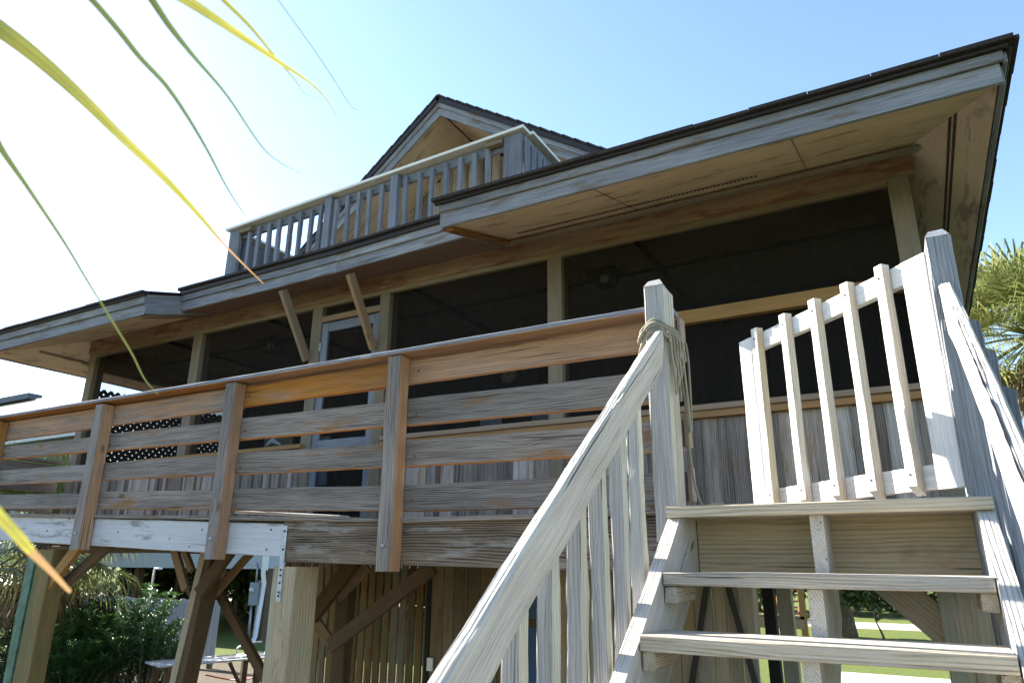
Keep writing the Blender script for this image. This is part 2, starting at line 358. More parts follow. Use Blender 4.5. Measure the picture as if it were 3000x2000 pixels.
# braces that carry the balcony floor
for X in (-5.005, -4.17):
    b = MB(); b.board((X, YH-.02, 1.90), (X+.0, 4.46, 2.50), .09, .04, (0, 1, 0), rough=.001); part(b, 'eave_brace', W_NEW)

# ---- porch interior
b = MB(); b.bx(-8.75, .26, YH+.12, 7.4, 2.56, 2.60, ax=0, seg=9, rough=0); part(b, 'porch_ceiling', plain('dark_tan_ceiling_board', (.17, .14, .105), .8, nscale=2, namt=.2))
b = MB()
for y in (5.75,): b.bx(-8.6, .2, y-.025, y+.025, 2.535, 2.556, seg=1)
for x in (-7.6, -5.9, -3.95, -1.7): b.bx(x-.025, x+.025, YH+.14, 7.3, 2.53, 2.558, seg=1)
part(b, 'ceiling_batten', W_DARK)
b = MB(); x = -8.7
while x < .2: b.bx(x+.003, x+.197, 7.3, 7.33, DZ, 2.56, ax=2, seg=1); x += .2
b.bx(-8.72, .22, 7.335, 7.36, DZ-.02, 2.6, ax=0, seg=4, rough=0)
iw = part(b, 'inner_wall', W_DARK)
b = MB(); b.bx(-8.75, .26, YH-.01, 7.4, DZ-.05, DZ-.004, ax=0, seg=2); part(b, 'porch_floor', W_UNDER)
def inwin(px0, px1, py0, py1, mat=M_BLUEGLASS):
    a = atY(px0, py0, 7.28); c = atY(px1, py1, 7.28)
    b = MB(); b.bx(a.x-.05, a.x, 7.26, 7.297, c.z-.05, a.z+.05); b.bx(c.x, c.x+.05, 7.26, 7.297, c.z-.05, a.z+.05); b.bx(a.x, c.x, 7.262, 7.297, a.z, a.z+.05); b.bx(a.x, c.x, 7.262, 7.297, c.z-.05, c.z)
    w = part(b, 'window', W_DARK); b = MB(); b.quad([(a.x, 7.285, c.z), (c.x, 7.285, c.z), (c.x, 7.285, a.z), (a.x, 7.285, a.z)]); b.build('pane', mat, w)
inwin(1405, 1471, 1222, 1330); inwin(1556, 1640, 1212, 1330); inwin(928, 958, 1280, 1420)
inwin(775, 852, 1275, 1380, plain('frosted_bright_window', (.42, .48, .48), .3, nscale=25, namt=.3))
# right hand side wall of the porch and outer wall
b = MB(); y = YH+.13
while y < 13: b.bx(.20, .225, y+.002, y+.198, DZ, 2.50, ax=2, seg=1); y += .2
part(b, 'side_wall', W_SIDE)
# left end of the porch: posts, rail, lattice
b = MB(); b.bx(-8.74, -8.66, YH+.13, 7.3, 2.28, 2.56); part(b, 'end_header', W_HEAD)
b = MB(); b.bx(-8.74, -8.66, YH+.13, 7.3, DZ, 1.03); part(b, 'end_half_wall', W_SIDE)
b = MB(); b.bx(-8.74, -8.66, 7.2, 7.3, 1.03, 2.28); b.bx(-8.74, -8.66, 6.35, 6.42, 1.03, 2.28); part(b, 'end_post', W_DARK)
lat = MB(); y0, y1, z0, z1 = YH+.16, 7.2, 1.03, 2.06
def clipline(p, d):
    t0, t1 = -9, 9
    for i, (lo, hi) in ((0, (y0, y1)), (1, (z0, z1))):
        a = (lo-p[i])/d[i]; c = (hi-p[i])/d[i]; t0 = max(t0, min(a, c)); t1 = min(t1, max(a, c))
    return (t0, t1)
for sgn, xx in ((1, -8.712), (-1, -8.704)):
    c = -5.
    while c < 7:
        p = (y0+c, z0 if sgn > 0 else z1); t0, t1 = clipline(p, (.7071, .7071*sgn))
        if t1-t0 > .03: lat.board((xx, p[0]+t0*.7071, p[1]+t0*.7071*sgn), (xx, p[0]+t1*.7071, p[1]+t1*.7071*sgn), .045, .007, (0, -.7071*sgn, .7071), rough=0, seg=4, ch=.001)
        c += .092
part(lat, 'lattice_panel', M_BLACK)

# ---- soffits, fascias, roofs of the two low roof sections
EZ = 2.343
def eave(x0, x1, ye, zl, side_x, side_sign, ht):
    """x0..x1 inner extents of the front eave, side_x = outer edge of the hipped side"""
    wx = XR if side_sign > 0 else XL
    zt = 2.655
    f = MB()   # front soffit (front polygon mitred to the wall corner) and side soffit
    if side_sign > 0: P = [(x0, ye+.03, zl+.012), (side_x-.02, ye+.03, zl+.012), (wx, YH, zt), (x0, YH, zt)]
    else: P = [(x1, ye+.03, zl+.012), (x1, YH, zt), (wx, YH, zt), (side_x+.02, ye+.03, zl+.012)]
    if side_sign < 0: P = [P[3], P[0], P[1], P[2]]
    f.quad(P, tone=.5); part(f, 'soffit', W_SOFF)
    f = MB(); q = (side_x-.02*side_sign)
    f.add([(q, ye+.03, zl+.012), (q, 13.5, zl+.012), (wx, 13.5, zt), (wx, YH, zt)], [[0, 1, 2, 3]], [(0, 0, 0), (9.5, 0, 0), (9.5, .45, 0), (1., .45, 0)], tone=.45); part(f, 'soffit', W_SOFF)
    # fascias: lower board and a proud upper board, dark drip edge and ragged shingles
    b = MB(); lo, hi = (x0, side_x) if side_sign > 0 else (side_x, x1)
    b.bx(lo, hi, ye, ye+.028, zl, zl+.114, seg=.25); b.bx(side_x-.014, side_x+.014, ye+.03, 13.4, zl, zl+.114, seg=.5)
    part(b, 'fascia_board', W_FASC)
    b = MB(); b.bx(lo-.02, hi+.02, ye-.024, ye-.001, zl+.110, zl+ht-.016, seg=.25); b.bx(side_x+.015*side_sign, side_x+.038*side_sign, ye+.0, 13.4, zl+.110, zl+ht-.016, seg=.5); part(b, 'fascia_board', W_FASC)
    b = MB(); b.bx(lo-.04, hi+.045, ye-.05, ye-.026, zl+ht-.020, zl+ht-.001, rough=0, seg=1, ch=.002); b.bx(side_x+.04*side_sign, side_x+.062*side_sign, ye-.02, 13.4, zl+ht-.020, zl+ht-.001, rough=0, seg=1, ch=.002); part(b, 'drip_edge', M_DRIP)
    return lo, hi
def shingle_roof(name, polys, th=.018, edge=None):
    b = MB()
    for P in polys:
        P = [Vector(p) for p in P]; b.prism(P, (0, 0, th))
    if edge:
        for (a, c, out) in edge:
            a = Vector(a); c = Vector(c); out = Vector(out); L = (c-a).length; k = int(L/.31)
            for i in range(k):
                p = a+(c-a)*(i/k); q = a+(c-a)*((i+1)/k-.004/L); j = random.uniform(.0, .01); z = random.uniform(0, .002)
                u = Vector((0, 0, 1))
                b.prism([p-out*.06+u*z, q-out*.06+u*z, q+out*(.012+j)+u*z, p+out*(.012+j)+u*z], (0, 0, th+.003+random.uniform(0, .004)))
    return part(b, name, M_SHING)
PS = .283; RY = 9.2
# right section
YE = 3.83; HR = .186; eave(-2.73, None, YE, EZ, .688, 1, HR)
e0 = YE-.06; xe = .76; zr = EZ+HR; zz = lambda y: zr+PS*(y-e0)
hx = xe-(zz(RY)-zr)/.72
shingle_roof('roof', [[(-2.78, e0, zr), (xe, e0, zr), (hx, RY, zz(RY)), (-2.78, RY, zz(RY))], [(xe, e0, zr), (xe, 14.6, zr), (hx, RY, zz(RY))], [(hx, RY, zz(RY)), (xe, 14.6, zr), (-2.78, 14.6, zr), (-2.78, RY, zz(RY))]],
             edge=[((-2.78, e0, zr), (xe, e0, zr), (0, -1, 0)), ((xe, e0, zr), (xe, 14.6, zr), (1, 0, 0))])
b = MB(); b.prism([(-2.745, YE+.03, EZ), (-2.745, YE+.03, EZ+HR-.004), (-2.745, YH+1.6, EZ+HR-.004+.283*(YH+1.6-YE-.03+.06)), (-2.745, YH+1.6, 2.655+.1), (-2.745, YH, 2.60)], (-.025, 0, 0)); part(b, 'end_fascia', W_FASC)
b = MB(); b.board((-2.70, YE+.05, EZ+.0), (-2.70, YH, 2.62), .07, .03, (1, 0, 0)); part(b, 'soffit_trim', W_HEAD)
# left section
YE2 = 4.03; HL = .208; eave(None, -6.47, YE2, 2.36, -9.53, -1, HL)
e0 = YE2-.06; xe = -9.6; zr = 2.36+HL; hx = xe+(zz(RY)-zr)/.72
zz2 = lambda y: zr+PS*(y-e0)
shingle_roof('roof', [[(xe, e0, zr), (-6.42, e0, zr), (-6.42, RY, zz2(RY)), (hx, RY, zz2(RY))], [(xe, 14.6, zr), (xe, e0, zr), (hx, RY, zz2(RY))], [(xe, 14.6, zr), (hx, RY, zz2(RY)), (-6.42, RY, zz2(RY)), (-6.42, 14.6, zr)]],
             edge=[((xe, e0, zr), (-6.42, e0, zr), (0, -1, 0)), ((xe, 14.6, zr), (xe, e0, zr), (-1, 0, 0))])
b = MB(); b.prism([(-6.47, YE2, 2.36), (-6.47, YH+.05, 2.36+.27), (-6.47, YH+.8, 2.36+.5), (-6.47, YH+.8, 2.36+HL+.283*(YH+.86-YE2)), (-6.47, YE2, 2.36+HL)], (.025, 0, 0)); part(b, 'end_fascia', W_FASC)
b = MB(); b.board((-6.52, YE2+.05, 2.36), (-6.52, YH, 2.62), .09, .03, (1, 0, 0)); part(b, 'soffit_trim', W_HEAD)
for x in (-1.55, -.33):
    b = MB(); b.board((x, YE+.05, EZ+.011), (x, YH, 2.649), .004, .003, (1, 0, 0), rough=0); part(b, 'soffit_seam', M_VENT)
b = MB(); b.board((-7.8, YE2+.05, 2.371), (-7.8, YH, 2.649), .004, .003, (1, 0, 0), rough=0); part(b, 'soffit_seam', M_VENT)
# trim batten where soffit meets the header, and the perforated vents
b = MB(); b.bx(-2.72, .34, YH-.16, YH-.10, 2.565, 2.59, seg=.3); part(b, 'soffit_trim', W_POST)
def vent(pts, w):
    b = MB(); a, c = Vector(pts[0]), Vector(pts[1]); L = (c-a).length; d = (c-a)/L; s = Vector(pts[2])
    k = int(L/.028)
    for i in range(k):
        for q in (-.5, .5):
            p = a+d*(i*.028); b.board(p+s*q*w, p+d*.016+s*q*w, w*.62, .006, s, rough=0, ch=.0005, seg=9)
    return part(b, 'soffit_vent', M_VENT)
def son(y): return EZ+.012+(2.655-EZ-.012)*(y-YE-.03)/(YH-YE-.03)
yv = YH-.30
vent([(-2.5, yv, son(yv)-.004), (-.6, yv, son(yv)-.004), (0, .96, .28)], .022)
sx = .50; sz = EZ+.012+(2.655-EZ-.012)*(.668-sx)/(.668-XR)
vent([(sx, 4.15, sz-.004), (sx, 6.2, sz-.004), (.81, 0, -.59)], .028)
sx = -9.2; sz = 2.372+(2.655-2.372)*(-9.51-sx)/(-9.51-XL)
vent([(sx, 4.5, sz-.004), (sx, 6.5, sz-.004), (.94, 0, .35)], .03)

# ---- balcony floor edge (middle section)
YM = 4.417
def midz(px, py): return atY(px, py, YM)
mL, mR = -6.44, -2.70
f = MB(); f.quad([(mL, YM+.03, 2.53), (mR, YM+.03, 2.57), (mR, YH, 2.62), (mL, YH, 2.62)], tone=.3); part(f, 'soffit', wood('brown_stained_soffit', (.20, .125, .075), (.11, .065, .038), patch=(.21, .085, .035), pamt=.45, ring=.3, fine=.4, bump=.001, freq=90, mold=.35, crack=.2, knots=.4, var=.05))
def tiltx(b, x0, x1, y0, y1, za0, za1, zb0, zb1, **k):
    """board along X whose heights differ at its two ends (sagging members)"""
    b.board((x0, (y0+y1)/2, (za0+za1)/2), (x1, (y0+y1)/2, (zb0+zb1)/2), (za1-za0+zb1-zb0)/2, abs(y1-y0), (0, 0, 1), **k)
b = MB(); xm = -4.3
tiltx(b, mL, xm, YM, YM+.028, 2.515, 2.62, 2.525, 2.63, seg=.2); tiltx(b, xm+.004, mR, YM, YM+.028, 2.525, 2.63, 2.57, 2.675, seg=.2, tone=.7); part(b, 'fascia_board', W_FASC)
b = MB(); tiltx(b, mL, xm, YM-.022, YM-.001, 2.615, 2.69, 2.625, 2.70, seg=.2); tiltx(b, xm, mR, YM-.022, YM-.001, 2.625, 2.70, 2.67, 2.745, seg=.2); part(b, 'fascia_board', W_FASC)
b = MB(); tiltx(b, mL, xm, YM-.045, YM-.024, 2.68, 2.725, 2.69, 2.735, rough=0, seg=.5); tiltx(b, xm, mR, YM-.045, YM-.024, 2.69, 2.735, 2.735, 2.78, rough=0, seg=.5); part(b, 'drip_edge', M_DRIP)
shingle_roof('roof', [[(mL-.03, YM-.055, 2.727), (mR+.03, YM-.055, 2.78), (mR+.03, YH-.02, 2.86), (mL-.03, YH-.02, 2.81)]], edge=[((mL, YM-.055, 2.727), (xm, YM-.055, 2.737), (0, -1, 0)), ((xm, YM-.055, 2.737), (mR, YM-.055, 2.78), (0, -1, 0))])
b = MB(); b.bx(mL, mR, YH-.02, 7.0, 2.72, 2.76, ax=0, seg=.5); part(b, 'balcony_floor', W_UNDER)

# ---- dormer (gabled upper storey)
YG, YW = 6.18, 6.98
def gp(px, py, Y=YG): return atY(px, py, Y)
ap = Vector((-4.52, YG, 5.60)); sL, sR = .78, .66
lowL = Vector((ap.x-3.2, YG, ap.z-3.2*sL)); lowR = Vector((ap.x+3.7, YG, ap.z-3.7*sR))
def slab(a, c, y0, y1, t, name, mat, **k):
    b = MB(); a = Vector((a.x, y0, a.z)); c = Vector((c.x, y0, c.z)); u = Vector((0, 0, 1))
    b.prism([a, c, c+u*t, a+u*t], (0, y1-y0, 0), **k); return part(b, name, mat)
dn = Vector((0, 0, -1))
for lo, sg in ((lowL, -1), (lowR, 1)):
    d = (lo-ap).normalized(); nrm = Vector((-d.z, 0, d.x))*(1 if sg > 0 else -1)
    if nrm.z < 0: nrm = -nrm
    L = (lo-ap).length
    # shingles in overlapping courses give the stepped edge
    b = MB(); k = int(L/.17)
    for i in range(k):
        p = ap+d*(i*.17-.01)+nrm*(.0+.012); q = ap+d*((i+1)*.17+.02)+nrm*.0
        b.prism([p+Vector((0, -.05, 0)), q+Vector((0, -.05, 0)), q+nrm*.022+Vector((0, -.05, 0)), p+nrm*.022+Vector((0, -.05, 0))], (0, 5.2, 0))
    part(b, 'dormer_roof', M_SHING)
    b = MB(); b.board(ap-nrm*.03+Vector((0, -.035, 0)), lo-nrm*.03+Vector((0, -.035, 0)), .06, .02, nrm, rough=0); part(b, 'drip_edge', M_DRIP)
    b = MB(); o1 = ap+d*(.02)-nrm*.085+Vector((0, -.012, 0)); o2 = lo-nrm*.085+Vector((0, -.012, 0)); b.board(o1, o2, .06, .022, nrm, seg=.2)
    o1 = ap+d*(.06)-nrm*.15+Vector((0, .01, 0)); o2 = lo-nrm*.15+Vector((0, .01, 0)); b.board(o1, o2, .11, .024, nrm, seg=.2); part(b, 'bargeboard', W_FASC)
    b = MB(); p0 = ap-nrm*.15+d*.12; p1 = lo-nrm*.15
    b.add([p0+Vector((0, .02, 0)), p1+Vector((0, .02, 0)), p1+Vector((0, YW-YG, 0)), p0+Vector((0, YW-YG, 0))], [[0, 1, 2, 3]], [(0, 0, 0), (L, 0, 0), (L, .8, 0), (0, .8, 0)], tone=.6); part(b, 'dormer_soffit', W_SOFF)
# boards of the gable wall, with a dark window and cream lower panel
b = MB(); x = lowL.x+.3
while x < lowR.x-.3:
    w = random.uniform(.1, .17); xc = x+w/2; s_ = sL if xc < ap.x else sR; zt = ap.z-.2-abs(xc-ap.x)*s_
    if zt > 2.85: b.bx(x+.002, x+w-.002, YW, YW+.022, 2.76, zt, ax=2, seg=.5); b.bx(x-.02, x+.02, YW-.018, YW-.001, 2.76, zt-.06, ax=2, seg=.5)
    x += w
part(b, 'gable_wall', W_SIDE)
b = MB(); b.bx(-4.9, -1.95, YW-.06, YW-.02, 3.30, 3.36, ax=0); z = 2.77
while z < 3.29: b.bx(-4.3, -2.2, YW-.05, YW-.022, z, z+.118, rough=0, seg=2, ax=0, ch=.003); z += .12
part(b, 'cream_siding_panel', M_CREAM)
b = MB(); b.bx(-6.6, -2.2, YW-.045, YW-.02, 4.07, 4.13, ax=0); part(b, 'gable_trim', W_NEW)
def win(x0, x1, z0, z1):
    b = MB(); b.bx(x0-.06, x0, YW-.05, YW-.02, z0-.06, z1+.06); b.bx(x1, x1+.06, YW-.05, YW-.02, z0-.06, z1+.06); b.bx(x0, x1, YW-.048, YW-.02, z1, z1+.06); b.bx(x0, x1, YW-.048, YW-.02, z0-.06, z0)
    w = part(b, 'window', W_BAL); b = MB(); b.quad([(x0, YW-.03, z0), (x1, YW-.03, z0), (x1, YW-.03, z1), (x0, YW-.03, z1)]); b.build('pane', M_GLASS, w)
win(-5.25, -4.45, 2.86, 4.0); win(-3.9, -3.1, 3.45, 4.0)
# dormer side walls and back
b = MB(); b.bx(lowL.x+.5, lowL.x+.54, YW, 11.3, 2.6, 3.3, ax=1, seg=3); b.bx(lowR.x-.54, lowR.x-.5, YW, 11.3, 2.6, 3.4, ax=1, seg=3); part(b, 'dormer_side_wall', W_SIDE)

# ---- floor structure, piles and outer lower walls
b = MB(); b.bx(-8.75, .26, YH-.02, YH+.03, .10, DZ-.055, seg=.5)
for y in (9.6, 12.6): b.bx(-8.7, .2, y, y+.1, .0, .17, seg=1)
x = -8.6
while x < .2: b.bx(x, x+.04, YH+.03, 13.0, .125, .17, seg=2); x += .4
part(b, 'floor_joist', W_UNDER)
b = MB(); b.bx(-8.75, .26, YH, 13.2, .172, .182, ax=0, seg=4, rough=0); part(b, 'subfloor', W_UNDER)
b = MB(); b.bx(-8.75, .26, 13.2, 13.23, .0, 2.6, ax=0, seg=1); b.bx(-8.75, -8.72, 7.4, 13.2, DZ-.05, 2.6, ax=1, seg=1); part(b, 'rear_wall', W_SIDE)
# ================================================================== front deck
YS, YP = 3.05, 2.96           # front plane of slats and beams; front face of the rail posts
deck = thing('front_deck', (-4.2, 3.9, 0), 'raised timber deck of weathered boards along the porch front', 'deck')
def dpart(mb, name, mat, parent=None, **k): return mb.build(name, mat, parent or deck, **k)
def tz(x, z0, z1, x0=-2.35, x1=-5.30):      # heights creep up towards the left end of the old deck
    t = (x-x0)/(x1-x0); t = max(0, min(2.3, t)); return z0+(z1-z0)*t
b = MB(); y = YS-.02; i = 0
while y < YH-.05:
    w = .138; zt = 0
    b.board((-9.0, y+w/2, tz(-9, .222, .318)), (-2.35, y+w/2, .222), w, .025, (0, 1, 0), seg=.5, tone=random.random()*.5+.3)
    b.board((-2.348, y+w/2, .222), (.3, y+w/2, .222), w, .025, (0, 1, 0), seg=.5, tone=random.random()*.5+.3)
    y += .143
dpart(b, 'floor_board', W_RAIL)
b = MB(); tiltx(b, -3.20, -.82, YS, YS+.09, .016, .237, -.03, .206, seg=.1); dpart(b, 'rim_beam', W_BEAM, label='dark rough beam under the deck edge with raised grain')
b = MB(); b.bx(-.81, .32, YS+.001, YS+.09, -.05, .208, seg=.2, tone=.5); dpart(b, 'rim_beam', W_RISER, label='greenish knotty beam behind the top steps')
b = MB(); tiltx(b, -3.202, -9.1, YS+.002, YS+.05, .022, .238, .29, .44, seg=.2, tone=.55); rb_ = dpart(b, 'rim_board', W_PALE, label='pale painted rim board on the left part of the deck')
b = MB(); tiltx(b, -3.204, -9.0, YS+.05, YS+.09, .05, .2, .32, .42, seg=.25); dpart(b, 'rim_beam', W_UNDER)
b = MB(); x = -8.6
while x < .2: b.bx(x, x+.04, YS+.1, YH-.03, tz(x, .13, .235), tz(x, .195, .30), seg=1); x += .41
dpart(b, 'joist', W_UNDER)
# metal strap
b = MB(); b.bx(-3.20, -3.165, YS-.006, YS-.002, .21, -.20, rough=0, ch=.001); st = dpart(b, 'metal_strap', M_METAL)
b = MB()
for z in (.18, .08, -.03, -.06, -.10, -.15, -.17): b.lathe((-3.182, YS-.008, z), [(.005, -.005), (.005, .005)], n=8)
b.build('nail', M_BLACK, st)
# support posts
b = MB(); b.bx(-3.25, -3.075, YS+.0, YS+.185, -H, -.014, rough=.002); dpart(b, 'support_post', W_PILE, label='thick square timber post under the beam joint')
b = MB(); b.bx(.025, .185, YS+.14, YS+.30, -H, -.014, rough=.002); dpart(b, 'support_post', W_PILE, label='square timber post behind the right side of the steps')
b = MB(); b.board((-.30, YS+.20, .11), (.06, YS+.20, -.24), .12, .04, (0, 0, 1)); dpart(b, 'knee_brace', W_PILE)

def nail(x, y, z, par, r=.0055):
    b = MB(); b.tube([(x, y+.002, z), (x, y-.0015, z)], r*random.uniform(.8, 1.2), n=7); b.build('nail', M_RUST, par)
for (x, z) in ((-3.3, .19), (-3.32, .08), (-3.9, .2), (-4.0, .1), (-4.2, .15), (-4.75, .2), (-4.8, .3), (-5.3, .2), (-5.35, .3), (-5.6, .22)):
    nail(x, YS+.0, z, rb_)
# ---- deck railing (front)
rail = thing('deck_railing', (-4.3, 3.0, H+.25), 'weathered horizontal slat railing along the front of the deck', 'railing')
posts = [(-2.438, -2.348), (-3.74, -3.655), (-5.126, -5.03), (-6.55, -6.455), (-7.95, -7.86)]
for (x0, x1) in posts:
    b = MB(); zb = tz(x0, -.026, .10) - .01
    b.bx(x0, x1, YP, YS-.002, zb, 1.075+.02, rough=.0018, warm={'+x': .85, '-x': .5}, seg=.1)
    o = b.build('rail_post', W_RAIL, rail)
    b = MB(); b.tube([(x0+.045, YP-.008, tz(x0, .09, .2)), (x0+.045, YP+.005, tz(x0, .09, .2))], .011); b.build('bolt', M_METAL, o)
    
lv = [((.955, 1.085), (.952, 1.10), .88), ((.722, .868), (.776, .889), .12), ((.498, .634), (.567, .685), .10), ((.266, .405), (.368, .481), .12)]
ends = [-.845, -2.36, -3.69, -5.08, -6.5, -7.9, -9.0]
for r, ((a0, a1), (l0, l1), wm) in enumerate(lv):
    for i in range(len(ends)-1):
        xa, xb = ends[i]-(.004 if i else 0), ends[i+1]
        z = [tz(xa, a0, l0), tz(xa, a1, l1), tz(xb, a0, l0), tz(xb, a1, l1)]
        if i == 0:
            sl0 = {0: .0, 1: -.018, 2: -.016, 3: -.015}[r]; z[0] += sl0; z[1] += sl0
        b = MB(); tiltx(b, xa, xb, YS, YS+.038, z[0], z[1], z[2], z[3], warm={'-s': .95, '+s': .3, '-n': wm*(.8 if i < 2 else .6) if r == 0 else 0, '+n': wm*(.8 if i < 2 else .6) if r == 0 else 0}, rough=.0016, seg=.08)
        sl_ = b.build('slat', W_RAIL, rail)
        if i < 4:
            for fx, fz in ((xa-.06, .3), (xa-.06, .7), (xb+.07, .5)):
                nail(fx, YS-.002, z[0]+(z[1]-z[0])*fz, sl_)
for (xa, xb) in ((-.845, -3.7), (-3.704, -9.05)):
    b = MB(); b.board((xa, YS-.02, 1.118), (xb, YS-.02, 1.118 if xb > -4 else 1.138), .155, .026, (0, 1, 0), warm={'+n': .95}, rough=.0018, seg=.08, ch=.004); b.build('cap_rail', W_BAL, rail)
# rail end pieces seen past the newel
for z0_, z1_ in ((.27, .41), (.50, .64), (.96, 1.09)):
    b = MB(); b.bx(-.841, -.822, YS+.002, YS+.075, z0_, z1_, warm=.4); b.build('end_block', W_RAIL, rail)
# ---- side railing at the left end
side = thing('side_railing', (-8.95, 3.9, H+.3), 'plain slat railing closing the left end of the deck beside the porch', 'railing')
for z0, z1 in ((1.0, 1.12), (.80, .92), (.57, .70), (.36, .48)):
    b = MB(); b.bx(-8.92, -8.885, YS+.05, YH-.02, z0-.02, z1-.02, warm={'-z': .7}); b.build('slat', W_RAIL, side)
b = MB(); b.bx(-8.98, -8.83, YS+.1, YH-.02, 1.12, 1.15); b.build('cap_rail', W_RAIL, side)

# loose pale board lying on the deck near the railing
b = MB(); pa, pb = atY(690, 1499, 3.2), atY(995, 1504, 3.2)
b.board((pa.x, 3.24, .315), (pb.x, 3.24, .262), .09, .02, (0, 1, 0)); tag(b.build('loose_board', W_PALE), 'loose pale board lying on the deck behind the lowest railing slat', 'board')

# ================================================================== staircase
st = thing('staircase', (-.32, 1.2, 0), 'steep weathered timber staircase with open risers and sloping handrails', 'staircase')
def spart(mb, name, mat=W_STAIR, parent=None, **k): return mb.build(name, mat, parent or st, **k)
SL = .75
def zin(y): return SL*y-1.932
nst = 12
# treads; the first is the wide top landing board
b = MB(); b.bx(-.862, .222, 2.80, 3.045, .185, .228, rough=.002, seg=.08); spart(b, 'tread', W_TREAD, label='top tread resting on both stringers level with the deck')
trd = []
for k in range(1, nst+1):
    y0 = 2.80-.26*k; zt = .228-.19*k if k > 1 else -.018
    if k == 1: y0, zt = 2.54, -.018
    if k == 2: y0, zt = 2.275, -.203
    if k > 2: y0 = 2.275-.254*(k-2); zt = -.203-.1905*(k-2)
    trd.append((y0, zt)); b = MB(); b.bx(-.806, .168, y0, y0+.27, zt-.046, zt, rough=.0022, seg=.07); o = spart(b, 'tread', W_TREAD)
    for x0, x1 in ((-.805, -.765), (.128, .168)):
        b = MB(); b.bx(x0, x1, y0+.015, y0+.25, zt-.10, zt-.048, rough=.002); spart(b, 'cleat', W_TREAD)
# side stringers
for x0 in (-.862, .173):
    b = MB(); y1, y2 = 3.045, -.28; dvec = Vector((0, 1, SL)).normalized(); nv = Vector((0, -SL, 1)).normalized()
    yt = 2.83
    L0 = Vector((x0, y2, zin(y2))); 
    pts = [(x0, yt, zin(yt)-.0), (x0, 3.045, zin(yt)), (x0, 3.045, zin(3.045)-.36), (x0, y2, zin(y2)-.36), (x0, y2, zin(y2))]
    e = 0.05
    P = [Vector(p) for p in pts]; gs = [((p-L0).dot(dvec), (p-L0).dot(nv), 0) for p in P]+[((p-L0).dot(dvec), (p-L0).dot(nv), e) for p in P]
    b.prism(P, (e, 0, 0), gs=gs, tone=.55); spart(b, 'stringer', W_STAIR)
# centre stringer cut as a sawtooth
b = MB(); xs, e = -.342, .046; P = [(xs, 3.045, .183)]; 
P.append((xs, 2.83, .183))
prev = .183
for (y0, zt) in trd[:9]:
    P.append((xs, P[-1][1], zt-.047)) ; P.append((xs, y0+.03, zt-.047))
yl, zl = P[-1][1], P[-1][2]
P.append((xs, yl, zl-.25)); P.append((xs, 3.045, -.18))
P = [Vector(p) for p in P]; gs = [((p).dot(dvec), p.dot(nv), 0) for p in P]+[((p).dot(dvec), p.dot(nv), e) for p in P]
b.prism(P, (e, 0, 0), gs=gs, tone=.6); spart(b, 'stringer', W_STAIR, label='sawtooth middle stringer under the treads')
# newel posts
W_NEWEL = wood('blue_grey_newel_wood', (.28, .29, .315), (.12, .125, .135), ring=.35, fine=.6, bump=.004, var=.05, crack=1., spread=.9, knots=1.2)
def newel(x0, x1, zt, zb, mt=None, name='newel_post'):
    b = MB(); y0, y1 = 2.87, 3.03; cx, cy = (x0+x1)/2, (y0+y1)/2
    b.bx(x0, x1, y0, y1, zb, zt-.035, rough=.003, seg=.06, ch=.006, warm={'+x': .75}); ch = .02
    b.prism([(x0+.004, y0+.004, zt-.036), (x1-.004, y0+.004, zt-.036), (x1-.004, y1-.004, zt-.036), (x0+.004, y1-.004, zt-.036)], (0, 0, .008))
    vs = [(x0+.001, y0+.001, zt-.03), (x1-.001, y0+.001, zt-.03), (x1-.001, y1-.001, zt-.03), (x0+.001, y1-.001, zt-.03), (x0+.018, y0+.02, zt), (x1-.018, y0+.022, zt+.003), (x1-.02, y1-.02, zt-.004), (x0+.02, y1-.02, zt)]
    b.add(vs, [[0, 1, 5, 4], [1, 2, 6, 5], [2, 3, 7, 6], [3, 0, 4, 7], [4, 5, 6, 7]], [(p[2], p[0], p[1]) for p in vs])
    return spart(b, name, mt or W_STAIR)
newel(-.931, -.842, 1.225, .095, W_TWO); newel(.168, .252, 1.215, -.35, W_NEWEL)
# handrails
def hz(y): return .75*y-1.152
c5 = .132
for (x0, x1, rgh) in ((-.882, -.842, .006), (.188, .230, .006)):
    b = MB(); ya, yb = 2.862, -.2; off = Vector((0, .75, -1)).normalized()*c5/2; off = Vector((0, .6, -.8))*c5/2
    a = Vector(((x0+x1)/2, ya, hz(ya)))+off; c = Vector(((x0+x1)/2, yb, hz(yb)))+off
    a = a - Vector((0, .8, .6))*.095
    b.board(a, c, c5, x1-x0, (0, -.6, .8), rough=rgh*.75, seg=.035, ch=.008, cut=(-.085, 0, 'w')); spart(b, 'handrail', W_STAIR)
# balusters on the outside of the rails
ys = [2.59-.19*i for i in range(14)]
for y in ys:
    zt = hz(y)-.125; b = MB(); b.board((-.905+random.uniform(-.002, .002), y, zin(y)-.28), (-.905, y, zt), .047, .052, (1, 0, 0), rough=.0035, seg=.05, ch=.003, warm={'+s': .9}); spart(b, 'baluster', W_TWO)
for i in range(14):
    y = 2.70-.215*i; zt = hz(y)-.085
    b = MB(); b.board((.253, y, zin(y)-.28), (.253, y, zt), .042, .042, (1, 0, 0), rough=.003, seg=.05, ch=.004, cut=(0, -.012, 'w')); spart(b, 'baluster', W_BAL)
b = MB(); P_ = []
for i in range(120):
    y = 2.66-.021*i; w_ = max(.0006, .0028+.005*noise.noise(Vector((i*.35, 1, 0)))+.0022*noise.noise(Vector((i*1.3, 4, 0))))*min(1, i/30+.2); x = .1985+.005*noise.noise(Vector((i*.11, 0, 3)))
    P_.append(((x-w_, y, hz(y)+.0042), (x+w_, y, hz(y)+.0042)))
for a_, c_ in zip(P_[:-1], P_[1:]): b.add([a_[0], a_[1], c_[1], c_[0]], [[0, 3, 2, 1]], None, tone=.5)
